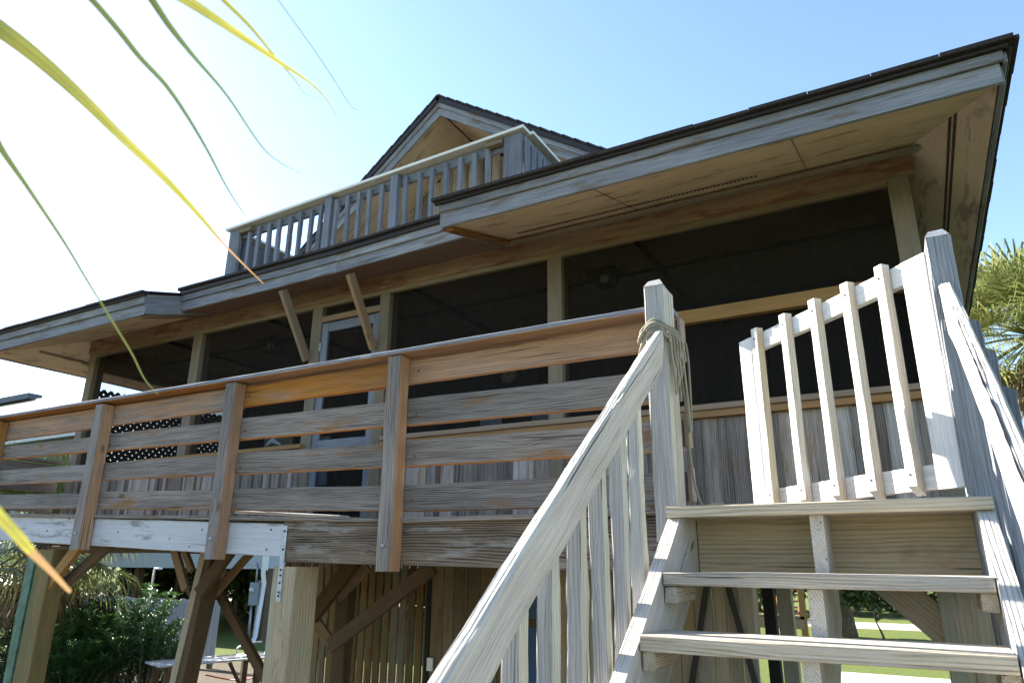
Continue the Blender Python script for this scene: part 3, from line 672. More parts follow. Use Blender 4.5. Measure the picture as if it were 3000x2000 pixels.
spart(b, 'crack', M_BLACK)


# ================================================================== gate
gate = thing('gate', (.15, 3.01, H+.25), 'sunlit picket gate swung open over the top of the steps', 'gate')
G0 = Vector((.150, 3.0, 0)); gd = Vector((-.717, .697, 0)); gn = Vector((-.697, -.717, 0))   # gn points to the camera side
def gpt(s, z, n=0): return G0+gd*s+gn*n+Vector((0, 0, z))
GL = 1.19; z0, z1 = .276, 1.165
def gpx(px, py, n=0.):
    c = (G0+gn*n).dot(gn); d = ray(px, py); q = d*(c/d.dot(gn)); return (q-G0).dot(gd), q.z
b = MB(); b.board(gpt(.023, z0), gpt(.023, z1), .115, .038, gd, rough=.001, ch=.003, tone=.6); b.build('gate_stile', W_GATE, gate)
b = MB(); b.board(gpt(GL-.05, z0), gpt(GL-.05, z1), .10, .038, gd, rough=.001, ch=.003, tone=.6); b.build('gate_stile', W_GATE, gate)
b = MB(); b.board(gpt(.081, z1-.046), gpt(GL-.10, z1-.046), .088, .036, (0, 0, 1), rough=.001, ch=.003, tone=.7); b.build('gate_rail', W_GATE, gate)
b = MB(); b.board(gpt(.081, z0+.046), gpt(GL-.10, z0+.046), .09, .036, (0, 0, 1), rough=.001, ch=.003, tone=.4); b.build('gate_rail', W_GATE, gate)
# picket positions from where each meets the two rails
for s in (.997, .768, .555, .347, .152):
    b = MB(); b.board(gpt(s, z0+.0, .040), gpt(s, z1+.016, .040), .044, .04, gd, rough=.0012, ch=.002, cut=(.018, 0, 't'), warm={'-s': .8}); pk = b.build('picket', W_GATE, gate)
    for z_ in (z0+.06, z1-.04):
        c_ = gpt(s, z_, .061); b = MB(); b.tube([c_, c_+gn*.003], .0045, n=7); b.build('nail', M_RUST, pk)
for z in (.42, 1.0):
    b = MB(); b.bx(.150, .166, 2.985, 3.0, z, z+.09, rough=0, ch=.001); b.tube([(.152, 2.985, z-.002), (.152, 2.985, z+.092)], .006, n=8)
    b.build('hinge', M_RUST, gate)

# ================================================================== rope
def ropemat():
    m, nt, bs = newmat('weathered_braided_rope'); N = NT(nt); g = N.attr('gp', 'Vector'); s = N.n('ShaderNodeSeparateXYZ'); N.put(s.inputs[0], g)
    a = N.math('MULTIPLY', s.outputs[0], 520); b_ = N.math('MULTIPLY', s.outputs[1], 700)
    w = N.math('MULTIPLY', N.math('SINE', N.math('ADD', a, b_)), N.math('SINE', N.math('SUBTRACT', a, b_)))
    f = N.math('MULTIPLY_ADD', w, .5, .5); n = N.noise(g, 30, 3)
    N.put(bs.inputs['Base Color'], N.mix(N.math('MULTIPLY', f, .8), N.mix(n, (.42, .36, .23), (.30, .29, .24)), (.11, .10, .08)))
    bs.inputs['Roughness'].default_value = .9; N.put(bs.inputs['Normal'], N.bump(f, .003)); return m
def smooth(pts, k=8):
    P = [Vector(p) for p in pts]; out = []
    for i in range(len(P)-1):
        p0, p1, p2, p3 = P[max(i-1, 0)], P[i], P[i+1], P[min(i+2, len(P)-1)]
        for j in range(k):
            t = j/k; out.append(.5*((2*p1)+(p2-p0)*t+(2*p0-5*p1+4*p2-p3)*t*t+(3*p1-p0-3*p2+p3)*t**3))
    return out+[P[-1]]
rope = MB(); rr = .0055
xa, xb, ya, yb = -.944, -.830, 2.855, 3.045
for i in range(6):
    zf = 1.005-.011*i+random.uniform(-.004, .004); zr_ = 1.01-.008*i; dz = .05-.006*i; o = .004*(i % 3)
    loop = [(xa-o, yb, zf-.06-.02*i), (xa-o, (ya+yb)/2, zf-.05-.012*i), (xa-o, ya-.01-o, zf-.035-.010*i), (-.92, ya-.016-o, zf-.005), (-.885, ya-.02-o, zf+.018), (-.85, ya-.016-o, zf+.006), (xb+o, ya-.004, zf-.012), (xb+.004+o, (ya+yb)/2, zf-.0), (xb+o, yb, zf-.02), (-.89, yb+.01, zf-.05)]
    rope.tube(smooth(loop+[loop[0]]), rr, n=7)
for i in range(5):    # the hank hanging down the inner side of the newel
    x = -.822+.006*i; y = 2.868+.022*i; low = (.70, .74, .78, .83, .55)[i]
    rope.tube(smooth([(xb, ya+.02*i, .985), (x+.004, y-.006, .94), (x, y+.012, .87), (x+.006, y+.02+.01*math.sin(i*2), low+.06), (x+.004, y+.034, low), (x+.008, y+.05, low+.05), (x+.012, y+.048, .86), (x+.004, y+.05, .95)]), rr, n=7)
q = [atY(1996, 1100, 3.0), atY(2008, 1180, 3.0), atY(2016, 1260, 3.0), atY(2022, 1330, 3.0), atY(2032, 1400, 3.0), atY(2048, 1460, 2.98), atY(2066, 1484, 2.95)]
q[-1].z = .236
rope.tube(smooth([(-.825, 2.95, .93), (-.81, 3.0, .83)]+q+[(-.66, 2.9, .236), (-.7, 2.86, .236)]), rr, n=7)
tag(rope.build('rope', ropemat()), 'coil of braided rope looped round the left newel post and hanging down', 'rope')

# ================================================================== balcony railing on the roof
bal = thing('balcony_railing', (-4.5, 5.3, H+2.8), 'grey wooden baluster railing round the upper balcony with pale cap', 'railing')
BL, BR = Vector((-6.385, YH, 3.615)), Vector((-2.62, YH, 3.735))
def bz(x): t = (x-BL.x)/(BR.x-BL.x); return BL.z+(BR.z-BL.z)*t
b = MB(); b.board((BL.x-.03, YH-.01, bz(BL.x)), (BR.x+.04, YH-.01, bz(BR.x)), .13, .03, (0, 1, 0), rough=.0004, ch=.002); b.build('cap_rail', M_WHITECAP, bal)
for yy, nm in ((YH+.0, 1),):
    b = MB(); b.board((BL.x, YH+.03, bz(BL.x)-.075), (BR.x, YH+.03, bz(BR.x)-.075), .10, .036, (0, 0, 1), seg=.2); b.build('top_rail', W_BAL, bal)
for x0, x1 in ((-6.385, -6.215), (-2.80, -2.622)):
    b = MB(); b.bx(x0, x1, YH-.035, YH+.01, 2.70, bz(x0)-.02, rough=.0015, ax=2); b.build('railing_post', W_BAL, bal)
pxs = [(1060, 1080, 620), (667, 690, 760)]
for px in (955, 1147):
    p = atY(px, 700, YH-.03).x
    b = MB(); b.bx(p-.045, p+.045, YH-.05, YH+.01, 2.70, bz(p)-.02, rough=.001, tone=.95); b.build('railing_post', W_BAL, bal)
import bisect
bxs = [735, 762, 792, 820, 852, 882, 912, 940, 984, 1018, 1050, 1082, 1116, 1188, 1227, 1264, 1305, 1347, 1388, 1428]
for px in bxs:
    zb = 620 + (1088-px)*.22
    x = atY(px, zb-30, YH-.02).x+random.uniform(-.004, .004)
    b = MB(); lean = random.uniform(-.006, .006)
    b.board((x+lean, YH-.012, 2.72), (x-lean, YH-.012, bz(x)-.03-random.uniform(.03, .05)), .042, .04, (1, 0, 0), rough=.003, seg=.06, ch=.003, warm={'+s': .0}); b.build('baluster', W_BAL, bal)
b = MB(); b.bx(-6.20, -6.02, YH-.06, YH-.005, 3.53, 3.575); b.bx(-2.98, -2.81, YH-.06, YH-.005, 3.64, 3.685); b.build('cap_bracket', W_POST, bal)
for X, sg, Zc in ((BL.x+.02, -1, BL.z), (BR.x+.0, 1, BR.z)):
    b = MB(); y = YH+.02
    while y < 6.85: b.bx(X-.012, X+.012, y, y+.118, 2.72, Zc-.03, ax=2, seg=.3); b.bx(X+.013, X+.028, y-.02, y+.02, 2.73, Zc-.09, ax=2, seg=.3); y += .122
    b.build('side_panel', W_BAL, bal)
    b = MB(); b.bx(X-.06, X+.075, YH+.06, 6.9, Zc-.015, Zc+.015, rough=.0004, ch=.002); b.build('cap_rail', M_WHITECAP, bal)

# chair and small copper lantern on the balcony
ch = thing('deck_chair', (-4.05, 5.6, H+2.76), 'tan wooden armchair on the upper balcony behind the balusters', 'chair')
def cpart(mb, n): mb.build(n, W_NEW, ch)
c0 = (-4.05, 5.55)
for dx in (-.28, .28):
    b = MB(); b.bx(c0[0]+dx-.02, c0[0]+dx+.02, c0[1]-.25, c0[1]-.2, 2.762, 3.34); cpart(b, 'leg')
    b = MB(); b.bx(c0[0]+dx-.02, c0[0]+dx+.02, c0[1]+.2, c0[1]+.25, 2.762, 3.34); cpart(b, 'leg')
    b = MB(); b.board((c0[0]+dx, c0[1]-.3, 3.36), (c0[0]+dx, c0[1]+.32, 3.33), .11, .025, (1, 0, 0)); cpart(b, 'armrest')
b = MB()
for i in range(5): b.bx(c0[0]-.26, c0[0]+.26, c0[1]-.24+i*.1, c0[1]-.15+i*.1, 3.12-.01*i, 3.14-.01*i, ax=0)
cpart(b, 'seat')
b = MB()
for i in range(5): b.board((c0[0]-.2+i*.1, c0[1]+.24, 3.1), (c0[0]-.2+i*.1, c0[1]+.40, 3.62-.02*abs(i-2)), .09, .02, (1, 0, 0))
cpart(b, 'backrest')
p = atY(1120, 668, 6.3)
lt = thing('garden_lantern', (p.x, 6.3, H+2.76), 'small copper topped lantern standing behind the balcony balusters', 'lantern')
b = MB(); b.lathe((p.x, 6.3, 2.762), [(.09, 0), (.09, .02), (.07, .03), (.07, p.z-2.9)], n=12); b.build('body', M_GLASS, lt)
b = MB(); b.lathe((p.x, 6.3, p.z-.13), [(.11, 0), (.05, .08), (.02, .1), (.025, .13), (.006, .2)], n=12); b.build('cap', plain('copper', (.45, .17, .08), .5, .3, namt=.2), lt)

# ceiling lanterns under the porch ceiling
def ceil_lantern(px, py, lab):
    p = atZ(px, py, 2.50); L = thing('ceiling_lantern', (p.x, p.y, H+2.555), lab, 'ceiling light', 'lanterns on the porch ceiling')
    b = MB(); b.bx(p.x-.13, p.x+.13, p.y-.13, p.y+.13, 2.525, 2.553, rough=0, ax=0); b.build('base_plate', M_BLACK, L)
    b = MB()
    for sx, sy in ((1, 1), (1, -1), (-1, 1), (-1, -1)): b.board((p.x+sx*.10, p.y+sy*.10, 2.525), (p.x+sx*.065, p.y+sy*.065, 2.42), .012, .012, (1, 0, 0), rough=0)
    b.bx(p.x-.07, p.x+.07, p.y-.07, p.y+.07, 2.408, 2.42, rough=0, ax=0); b.build('frame', M_BLACK, L)
    b = MB(); b.lathe((p.x, p.y, 2.43), [(.03, 0), (.045, .04), (.045, .085)], n=12); b.build('glass_globe', plain('lantern_glass', (.35, .35, .33), .2), L)
ceil_lantern(1772, 812, 'dark ceiling lantern right of the middle porch post')
ceil_lantern(795, 1010, 'dark ceiling lantern seen left of the screen door')
p = atY(1490, 1098, 7.27)
w = thing('wall_thermometer', (p.x, 7.27, H+p.z), 'round grey dial hanging on the dark inner porch wall', 'thermometer')
b = MB(); b.tube([(p.x, 7.295, p.z), (p.x, 7.262, p.z)], .10, n=28); b.build('dial', plain('grey_dial', (.30, .31, .32), .5, nscale=8), w)
b = MB(); b.tube([(p.x, 7.264, p.z), (p.x, 7.255, p.z)], .012, n=10); b.board((p.x, 7.257, p.z), (p.x+.05, 7.257, p.z+.05), .008, .003, (1, 0, -1), rough=0); b.build('needle', M_BLACK, w)
p = atY(812, 1300, YH+.04)
brd = MB()
k = smooth([(p.x-.11, YH+.0, 1.10), (p.x-.06, YH, 1.115), (p.x-.02, YH, 1.14), (p.x+.02, YH, 1.125), (p.x+.1, YH, 1.09)], 5)
brd.tube(k, [.008+.02*math.sin(math.pi*i/(len(k)-1)) for i in range(len(k))], n=8); brd.tube([(p.x-.03, YH, 1.13), (p.x-.02, YH, 1.17), (p.x-.02, YH, 1.2)], [.02, .014, .003], n=8)
tag(brd.build('bird_figurine', plain('grey_figurine', (.12, .13, .15), .6)), 'small dark grey bird figurine on the sill left of the screen door', 'figurine')
# ================================================================== under the house
def timber(name, label, pts, w, t, sd, mat=W_UNDER, cat='post', group=None, knees=()):
    a, b_ = Vector(pts[0]), Vector(pts[1]); o = thing(name, (a.x, a.y, 0), label, cat, group)
    b = MB(); b.board(a, b_, w, t, sd, rough=.002); b.build('shaft', mat, o)
    for (p, q, kw, kt, km) in knees:
        b = MB(); b.board(p, q, kw, kt, (0, 0, 1), rough=.001); b.build('knee_brace', km, o)
    return o
# left outer deck post with green trim board
Y = 3.16
t0 = atY(184, 1612, Y); xl = -5.72
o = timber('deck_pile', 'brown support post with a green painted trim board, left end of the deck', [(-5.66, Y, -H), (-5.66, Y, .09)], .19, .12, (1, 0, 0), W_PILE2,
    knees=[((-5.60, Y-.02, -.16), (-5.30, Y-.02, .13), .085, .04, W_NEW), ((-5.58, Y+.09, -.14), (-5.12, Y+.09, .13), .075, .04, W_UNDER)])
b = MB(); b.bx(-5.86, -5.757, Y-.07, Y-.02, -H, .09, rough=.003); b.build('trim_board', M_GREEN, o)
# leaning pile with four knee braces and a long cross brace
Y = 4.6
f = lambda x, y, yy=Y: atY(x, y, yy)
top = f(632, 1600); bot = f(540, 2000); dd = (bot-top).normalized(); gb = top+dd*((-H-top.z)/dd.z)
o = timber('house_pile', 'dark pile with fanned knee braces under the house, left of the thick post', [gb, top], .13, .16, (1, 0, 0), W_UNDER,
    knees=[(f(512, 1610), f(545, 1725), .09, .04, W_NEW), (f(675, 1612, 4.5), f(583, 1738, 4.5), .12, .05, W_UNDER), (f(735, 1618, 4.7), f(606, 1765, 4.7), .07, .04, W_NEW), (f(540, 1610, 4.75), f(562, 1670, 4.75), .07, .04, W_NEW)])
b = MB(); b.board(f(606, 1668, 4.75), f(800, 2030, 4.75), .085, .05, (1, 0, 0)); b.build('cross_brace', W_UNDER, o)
b = MB(); b.board(gb+Vector((-.06, -.085, 0)), top+Vector((-.04, -.085, 0)), .075, .01, (1, 0, 0)); b.build('lit_front_strip', W_PILE, o)  # paler strip paints the light on the pile's front face
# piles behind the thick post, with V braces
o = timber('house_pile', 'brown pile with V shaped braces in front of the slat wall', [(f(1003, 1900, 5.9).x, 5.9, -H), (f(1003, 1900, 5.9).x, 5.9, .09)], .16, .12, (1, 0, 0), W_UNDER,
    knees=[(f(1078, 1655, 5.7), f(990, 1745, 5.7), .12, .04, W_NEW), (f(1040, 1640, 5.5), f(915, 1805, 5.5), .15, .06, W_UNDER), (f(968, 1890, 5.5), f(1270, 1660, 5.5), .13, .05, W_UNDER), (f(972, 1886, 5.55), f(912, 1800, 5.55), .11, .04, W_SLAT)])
timber('house_pile', 'dark slim pile seen under the second step beside the far stairs', [(f(2257, 1800, 7.0).x, 7.0, -H), (f(2257, 1800, 7.0).x, 7.0, .0)], .10, .10, (1, 0, 0), W_DARK)
timber('house_pile', 'greenish round looking pile seen under the second step', [(f(2305, 1800, 8.5).x, 8.5, -H), (f(2305, 1800, 8.5).x, 8.5, .0)], .15, .13, (1, 0, 0), W_PILE)
# slat wall and storage walls
YW2 = 6.4
sw = thing('slat_wall', (-5, YW2, 0), 'tall wall of narrow brown vertical slats with dark gaps under the house', 'wall')
x0, x1 = f(925, 1900, YW2).x, f(1250, 1800, YW2).x; b = MB(); x = x0-.6
n = 0
while x < x1:
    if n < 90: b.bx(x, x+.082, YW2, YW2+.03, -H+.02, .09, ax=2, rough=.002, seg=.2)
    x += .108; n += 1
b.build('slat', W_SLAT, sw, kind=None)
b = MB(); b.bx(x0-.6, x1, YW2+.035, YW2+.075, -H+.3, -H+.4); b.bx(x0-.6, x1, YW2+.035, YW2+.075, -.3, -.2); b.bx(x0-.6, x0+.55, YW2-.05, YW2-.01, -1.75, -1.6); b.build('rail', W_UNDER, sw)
b = MB(); b.bx(x1, x1+.05, YW2-.02, YW2+.08, -H, .09); b.build('corner_post', W_DARK, sw)
pw = thing('storage_wall', (-3.4, YW2, 0), 'brown boarded storage wall under the house right of the slat wall', 'wall')
part2b = boards_x(x1+.05, f(1500, 1900, YW2).x, YW2, -H, .09, .11, .2, False); part2b.build('board', W_SLAT, pw)
bd = thing('blue_door', (f(1550, 1900, YW2).x, YW2, 0), 'dark blue door in the storage wall glimpsed between the stair balusters', 'door')
b = MB(); xa, xb = f(1503, 1900, YW2).x, f(1640, 1900, YW2).x; b.bx(xa, xb, YW2, YW2+.04, -H+.02, -.55, ax=2, rough=0); b.bx(xa, xb, YW2+.005, YW2+.03, -.47, .09, rough=0)
b.build('panel', plain('blue_paint', (.012, .06, .15), .5, nscale=4, namt=.2), bd)
b = MB(); b.bx(xa-.05, xa, YW2-.01, YW2+.05, -H, -.5); b.bx(xb, xb+.05, YW2-.01, YW2+.05, -H, -.5); b.bx(xa, xb, YW2-.01, YW2+.05, -.55, -.48); b.build('frame', W_UNDER, bd)
b = MB(); b.lathe((xb-.08, YW2-.03, -1.45), [(.01, -.03), (.03, 0), (.01, .03)], n=10); b.build('handle', M_BLACK, bd)
b = MB(); q = f(1261, 1944, YW2-.03); b.bx(q.x-.035, q.x+.035, YW2-.05, YW2-.022, q.z-.06, q.z+.06, rough=0, ch=.004)
tag(b.build('outlet_box', plain('white_plastic', (.7, .68, .6), .4, namt=.03)), 'small white electrical outlet box on the post beside the slat wall', 'outlet')
dw = thing('storage_door', (-1.6, YW2, 0), 'pair of weathered plank doors with dark diagonal battens behind the steps', 'door')
xa, xb = f(1990, 1900, YW2-.3).x, f(2213, 1750, YW2-.3).x
boards_x(xb-1.7, xb, YW2-.3, -H+.03, .09, .09, .15, False).build('plank', wood('grey_brown_plank', (.34, .28, .21), (.17, .13, .09), ring=.5, fine=.4, bump=.002, var=.25, patch=(.30, .22, .14)), dw)
xm = (f(2060, 1800, YW2-.3).x+f(2140, 1800, YW2-.3).x)/2
for (p, q) in (((2072, 1700), (2018, 2060)), ((2128, 1700), (2230, 2060))):
    b = MB(); b.board(f(*p, YW2-.33), f(*q, YW2-.33), .045, .02, (1, 0, 0), rough=.0005); b.build('diagonal_batten', W_DARK, dw)

# ================================================================== neighbouring house (left) and its yard
NH = thing('neighbour_house', (-34, 22, 0), 'pale blue grey sided raised neighbouring house beyond the shrubs', 'house')
M_LAP = plain('pale_lap_siding', (.36, .41, .46), .6, nscale=2, namt=.05)
M_WH = plain('white_trim_paint', (.74, .76, .78), .5, nscale=3, namt=.04)
YN = 17.5
b = MB(); z = -.15
while z < 5.2: b.board((-19.0, YN+.0, z+.07), (-61, YN, z+.07), .158, .03, (0, -.12, 1), rough=0, seg=9, ch=.003); z += .152
b.build('lap_siding', M_LAP, NH)
b = MB(); b.bx(-61, -19.0, YN+.05, YN+9, -.14, 5.2, rough=0, seg=9, ax=0); b.build('wall', M_LAP, NH)
b = MB(); b.bx(-19.08, -18.94, YN-.06, YN+.06, -.2, 5.2, rough=0); b.build('corner_trim', M_WH, NH)
b = MB(); b.bx(-62, -18.6, YN-.55, YN-.5, 5.1, 5.35, rough=0, seg=9); b.build('fascia_board', M_WH, NH)
b = MB(); A_, B_, C_, D_, E_, F_ = (-62, YN-.5, 5.36), (-18.6, YN-.5, 5.36), (-18.6, YN+9.5, 5.36), (-62, YN+9.5, 5.36), (-44.6, YN+4.5, 9.2), (-62, YN+4.5, 9.2)
b.add([A_, B_, C_, D_, E_, F_], [[0, 1, 4, 5], [1, 2, 4], [2, 3, 5, 4], [0, 3, 2, 1], [0, 5, 3]], None, tone=.5); b.build('roof', plain('tan_asphalt_shingle', (.11, .10, .078), .9, nscale=9, namt=.25, coord='obj'), NH)
b = MB(); b.bx(-62, -44.4, YN+4.1, YN+4.9, 9.1, 9.45, ax=0, seg=9); b.build('ridge', plain('dark_ridge_cap', (.09, .10, .13), .8), NH)
for x in (-19.2, -22.5, -26, -30, -34, -38):
    for y in (YN+.2, YN+5): b = MB(); b.bx(x-.12, x+.12, y, y+.24, -H, -.15, seg=1); b.build('pile', W_UNDER, NH)
b = MB(); b.board((-22.5, YN+.3, -1.5), (-21.2, YN+.3, -.2), .16, .06, (0, 0, 1), seg=1); b.board((-22.5, YN+.3, -1.5), (-23.8, YN+.3, -.2), .16, .06, (0, 0, 1), seg=1); b.build('knee_brace', W_UNDER, NH)
b = MB(); b.tube([(-18.95, YN-.12, 5.1), (-18.95, YN-.12, -.3), (-19.05, YN+.05, -.6), (-19.2, YN+.05, -H+.15), (-19.0, YN-.2, -H+.05)], .075, n=8); b.build('downspout', M_WH, NH)
q = atY(745, 1737, YN-.1)
mb_ = thing('meter_box', (q.x, YN-.1, 0), 'grey electric meter box with round dial below the neighbouring house', 'meter box')
b = MB(); b.bx(q.x-.14, q.x+.14, YN-.2, YN-.02, q.z-.36, q.z+.34, rough=0, ch=.01); b.build('box', plain('grey_meter_paint', (.20, .25, .29), .5, namt=.05), mb_)
b = MB(); b.tube([(q.x+.02, YN-.2, q.z+.1), (q.x+.02, YN-.27, q.z+.1)], .085, n=16); b.build('dial', plain('meter_glass', (.45, .47, .45), .2), mb_)
b = MB(); b.tube([(q.x-.06, YN-.1, q.z-.36), (q.x-.05, YN-.1, -H)], .04); b.tube([(q.x+.04, YN-.1, q.z+.34), (q.x+.02, YN-.1, q.z+.75), (q.x-.15, YN, q.z+.95)], .035); b.bx(q.x+.02, q.x+.1, YN+.0, YN+.08, -H, q.z+.4); b.build('conduit', M_METAL, mb_)
# privacy fence
YF = 12.6
fa, fb_ = atY(225, 1741, YF), atY(640, 1745, YF)
fe = thing('privacy_fence', ((fa.x+fb_.x)/2, YF, 0), 'weathered white privacy fence of vertical boards behind the oleander', 'fence')
b = MB(); x = fa.x
while x < fb_.x: 
    b.bx(x, x+.135, YF, YF+.02, -H+.12, fa.z+random.uniform(-.03, .02), ax=2, rough=.002, seg=.3); x += .145
b.build('board', wood('whitewashed_board', (.36, .385, .40), (.22, .235, .25), ring=.25, fine=.4, bump=.001, var=.08, knots=.3), fe)
b = MB(); b.bx(fa.x, fb_.x, YF+.025, YF+.06, fa.z-.25, fa.z-.16); b.bx(fa.x, fb_.x, YF+.025, YF+.06, -H+.4, -H+.49)
for x in (fa.x+.1, fb_.x-.2): b.bx(x, x+.1, YF+.06, YF+.16, -H, fa.z)
b.build('rail', W_UNDER, fe)
# outdoor shower pipe beside the fence
q0, q1 = atY(444, 1725, 14), atY(452, 1664, 14)
sp = thing('shower_pipe', (q0.x, 14, 0), 'thin white outdoor shower pipe rising above the privacy fence', 'pipe')
b = MB(); b.tube([(q0.x, 14, -H), (q0.x, 14, q1.z-.02), (q0.x+.03, 14, q1.z), (q0.x+.32, 14, q1.z)], .03); b.build('riser', M_WH, sp)
b = MB(); b.tube([(q0.x-.16, 14, q0.z), (q0.x+.16, 14, q0.z)], .02); b.build('valve', M_METAL, sp)
# fish cleaning table with double sink
T = Vector((-9.9, 8.15, -1.5))
sk = thing('sink_table', (T.x, T.y, 0), 'outdoor cleaning table with a steel double sink in the yard left of the thick post', 'table')
ta, tb = atZ(470, 1952, -1.5), atZ(790, 1925, -1.5)
dx = (tb-ta); L = dx.length; dx.normalize(); dy = Vector((-dx.y, dx.x, 0))
if dy.y < 0: dy = -dy
def tp(u, v, z): return ta+dx*u+dy*v+Vector((0, 0, z))
b = MB()
for i in range(5): b.board(tp(0, .07+i*.14, 0), tp(L, .07+i*.14, 0), .135, .03, dy, tone=.6)
b.build('table_top', W_PALE, sk)
b = MB()
for u0, u1 in ((1.0, 1.42), (1.5, 1.92)):
    for (p, q_) in (((u0, .12), (u1, .12)), ((u1, .12), (u1, .56)), ((u1, .56), (u0, .56)), ((u0, .56), (u0, .12))): b.tube([tp(*p, .02), tp(*q_, .02)], .014, n=6)
    b.quad([tp(u0, .12, .017), tp(u1, .12, .017), tp(u1, .56, .017), tp(u0, .56, .017)])
b.build('sink', plain('steel_sink', (.42, .42, .40), .3, .8), sk)
b = MB(); b.tube(smooth([tp(1.46, .62, 0), tp(1.46, .62, .12), tp(1.62, .5, .2), tp(1.78, .38, .22)]), .014); b.build('tap', M_METAL, sk)
for u in (.15, L-.15):
    for v in (.1, .6): b = MB(); b.board(tp(u, v, -.9), tp(u, v, -.02), .09, .09, dx); b.build('leg', W_UNDER, sk)
    b = MB(); b.board(tp(u, .0, -.05), tp(u, .7, -.05), .09, .04, (0, 0, 1)); b.board(tp(u, .05, -.85), tp(u+(.4 if u < 1 else -.4), .3, -.06), .08, .04, dy); b.build('frame', W_UNDER, sk)
b = MB(); b.tube(smooth([atZ(600, 1975, -1.9), atZ(680, 1990, -2.0), atZ(740, 1984, -1.85), atZ(800, 1960, -1.7)]), .012)
tag(b.build('garden_hose', plain('red_hose', (.32, .02, .02), .5)), 'dark red hose sagging in front of the sink table', 'hose')

# far stairs and deck seen through the steps
FS = thing('far_staircase', (-4.3, 28.8, 0), 'distant tan timber stairs with a landing seen between the steps', 'staircase')
def fq(px, py, Y=28.8): return atY(px, py, Y)
b = MB(); a, c = fq(2232, 1796), fq(2366, 1800); b.bx(a.x, c.x, 28.0, 29.8, a.z-.12, a.z, rough=0, ax=0); b.build('landing', W_SLAT, FS)
b = MB(); b.bx(a.x, c.x, 27.96, 27.999, a.z-.42, a.z-.1, rough=0); b.build('rim_beam', W_NEW, FS)
b = MB()
for px in (2225, 2362, 2300): p = fq(px, 1800); b.bx(p.x-.1, p.x+.1, 28.0, 28.2, -H, a.z+1.1 if px != 2300 else a.z, rough=0, seg=2)
b.build('post', W_NEW, FS)
b = MB()
for i in range(9): p = fq(2280+0*i, 1790-i*14, 28.9+i*.28); q = fq(2340, 1790-i*14, 28.9+i*.28); b.bx(p.x, q.x, 28.9+i*.28, 29.2+i*.28, a.z+i*.2, a.z+.05+i*.2, rough=0, ax=0)
b.build('tread', W_NEW, FS)
b = MB()
for px in (2275, 2343): p = fq(px, 1790); b.board((p.x, 28.6, a.z+.0), (p.x, 31.4, a.z+2.0), .30, .06, (0, 0, 1), rough=0, seg=2)
b.build('stringer', W_NEW, FS)
# ================================================================== vegetation
def frondmat():
    m, nt, bs = newmat('backlit_palm_leaflet'); N = NT(nt); g = N.attr('gp', 'Vector'); sp = N.n('ShaderNodeSeparateXYZ'); N.put(sp.inputs[0], g); t = N.attr('tone')
    n = N.noise(N.vmul(g, (8, 300, 0)), 1, 3); n2 = N.noise(N.vmul(g, (9, 9, 0)), 1, 4)
    f = N.math('ADD', N.math('MULTIPLY', sp.outputs[0], 1.3), N.math('MULTIPLY', N.math('SUBTRACT', n2, .5), .9)); f = N.math('ADD', f, N.math('MULTIPLY', N.math('SUBTRACT', t, .9), 1.2), clamp=True)
    c = N.mix(f, (.085, .11, .04), (.33, .30, .055)); c = N.mix(N.math('MULTIPLY', N.ramp(n, .35, .65), .3), c, (.07, .10, .02))
    c = N.mix(N.ramp(N.math('ABSOLUTE', sp.outputs[1]), .0, .0016, .75, 0), c, (.06, .07, .02))
    c = N.mix(N.math('MULTIPLY', N.ramp(n2, .64, .72), .6), c, (.20, .12, .05))
    N.put(bs.inputs['Base Color'], c); bs.inputs['Roughness'].default_value = .5; bs.inputs['Specular IOR Level'].default_value = .3
    tr = N.n('ShaderNodeBsdfTranslucent'); N.put(tr.inputs[0], c); mx = N.n('ShaderNodeMixShader'); mx.inputs[0].default_value = .5
    nt.links.new(bs.outputs[0], mx.inputs[1]); nt.links.new(tr.outputs[0], mx.inputs[2]); nt.links.new(mx.outputs[0], nt.nodes['Material Output'].inputs[0]); return m
L_FROND = frondmat()
L_TIP = leafmat('dry_palm_tip', (.26, .16, .075), (.30, .19, .09), .4)
L_PALM = leafmat('sabal_palm_leaf', (.10, .13, .035), (.32, .33, .11), .38)
L_DEAD = leafmat('dead_palm_leaf', (.20, .13, .07), (.42, .33, .20), .25)
L_OLE = leafmat('oleander_leaf', (.025, .07, .02), (.07, .15, .035), .3)
L_OAK = leafmat('dark_oak_leaf', (.02, .04, .014), (.06, .085, .03), .2)
L_BUSH = leafmat('broadleaf_green', (.04, .08, .02), (.12, .15, .04), .3)
M_BARK = plain('grey_brown_bark', (.11, .085, .065), .95, nscale=14, namt=.4, bump=.02)

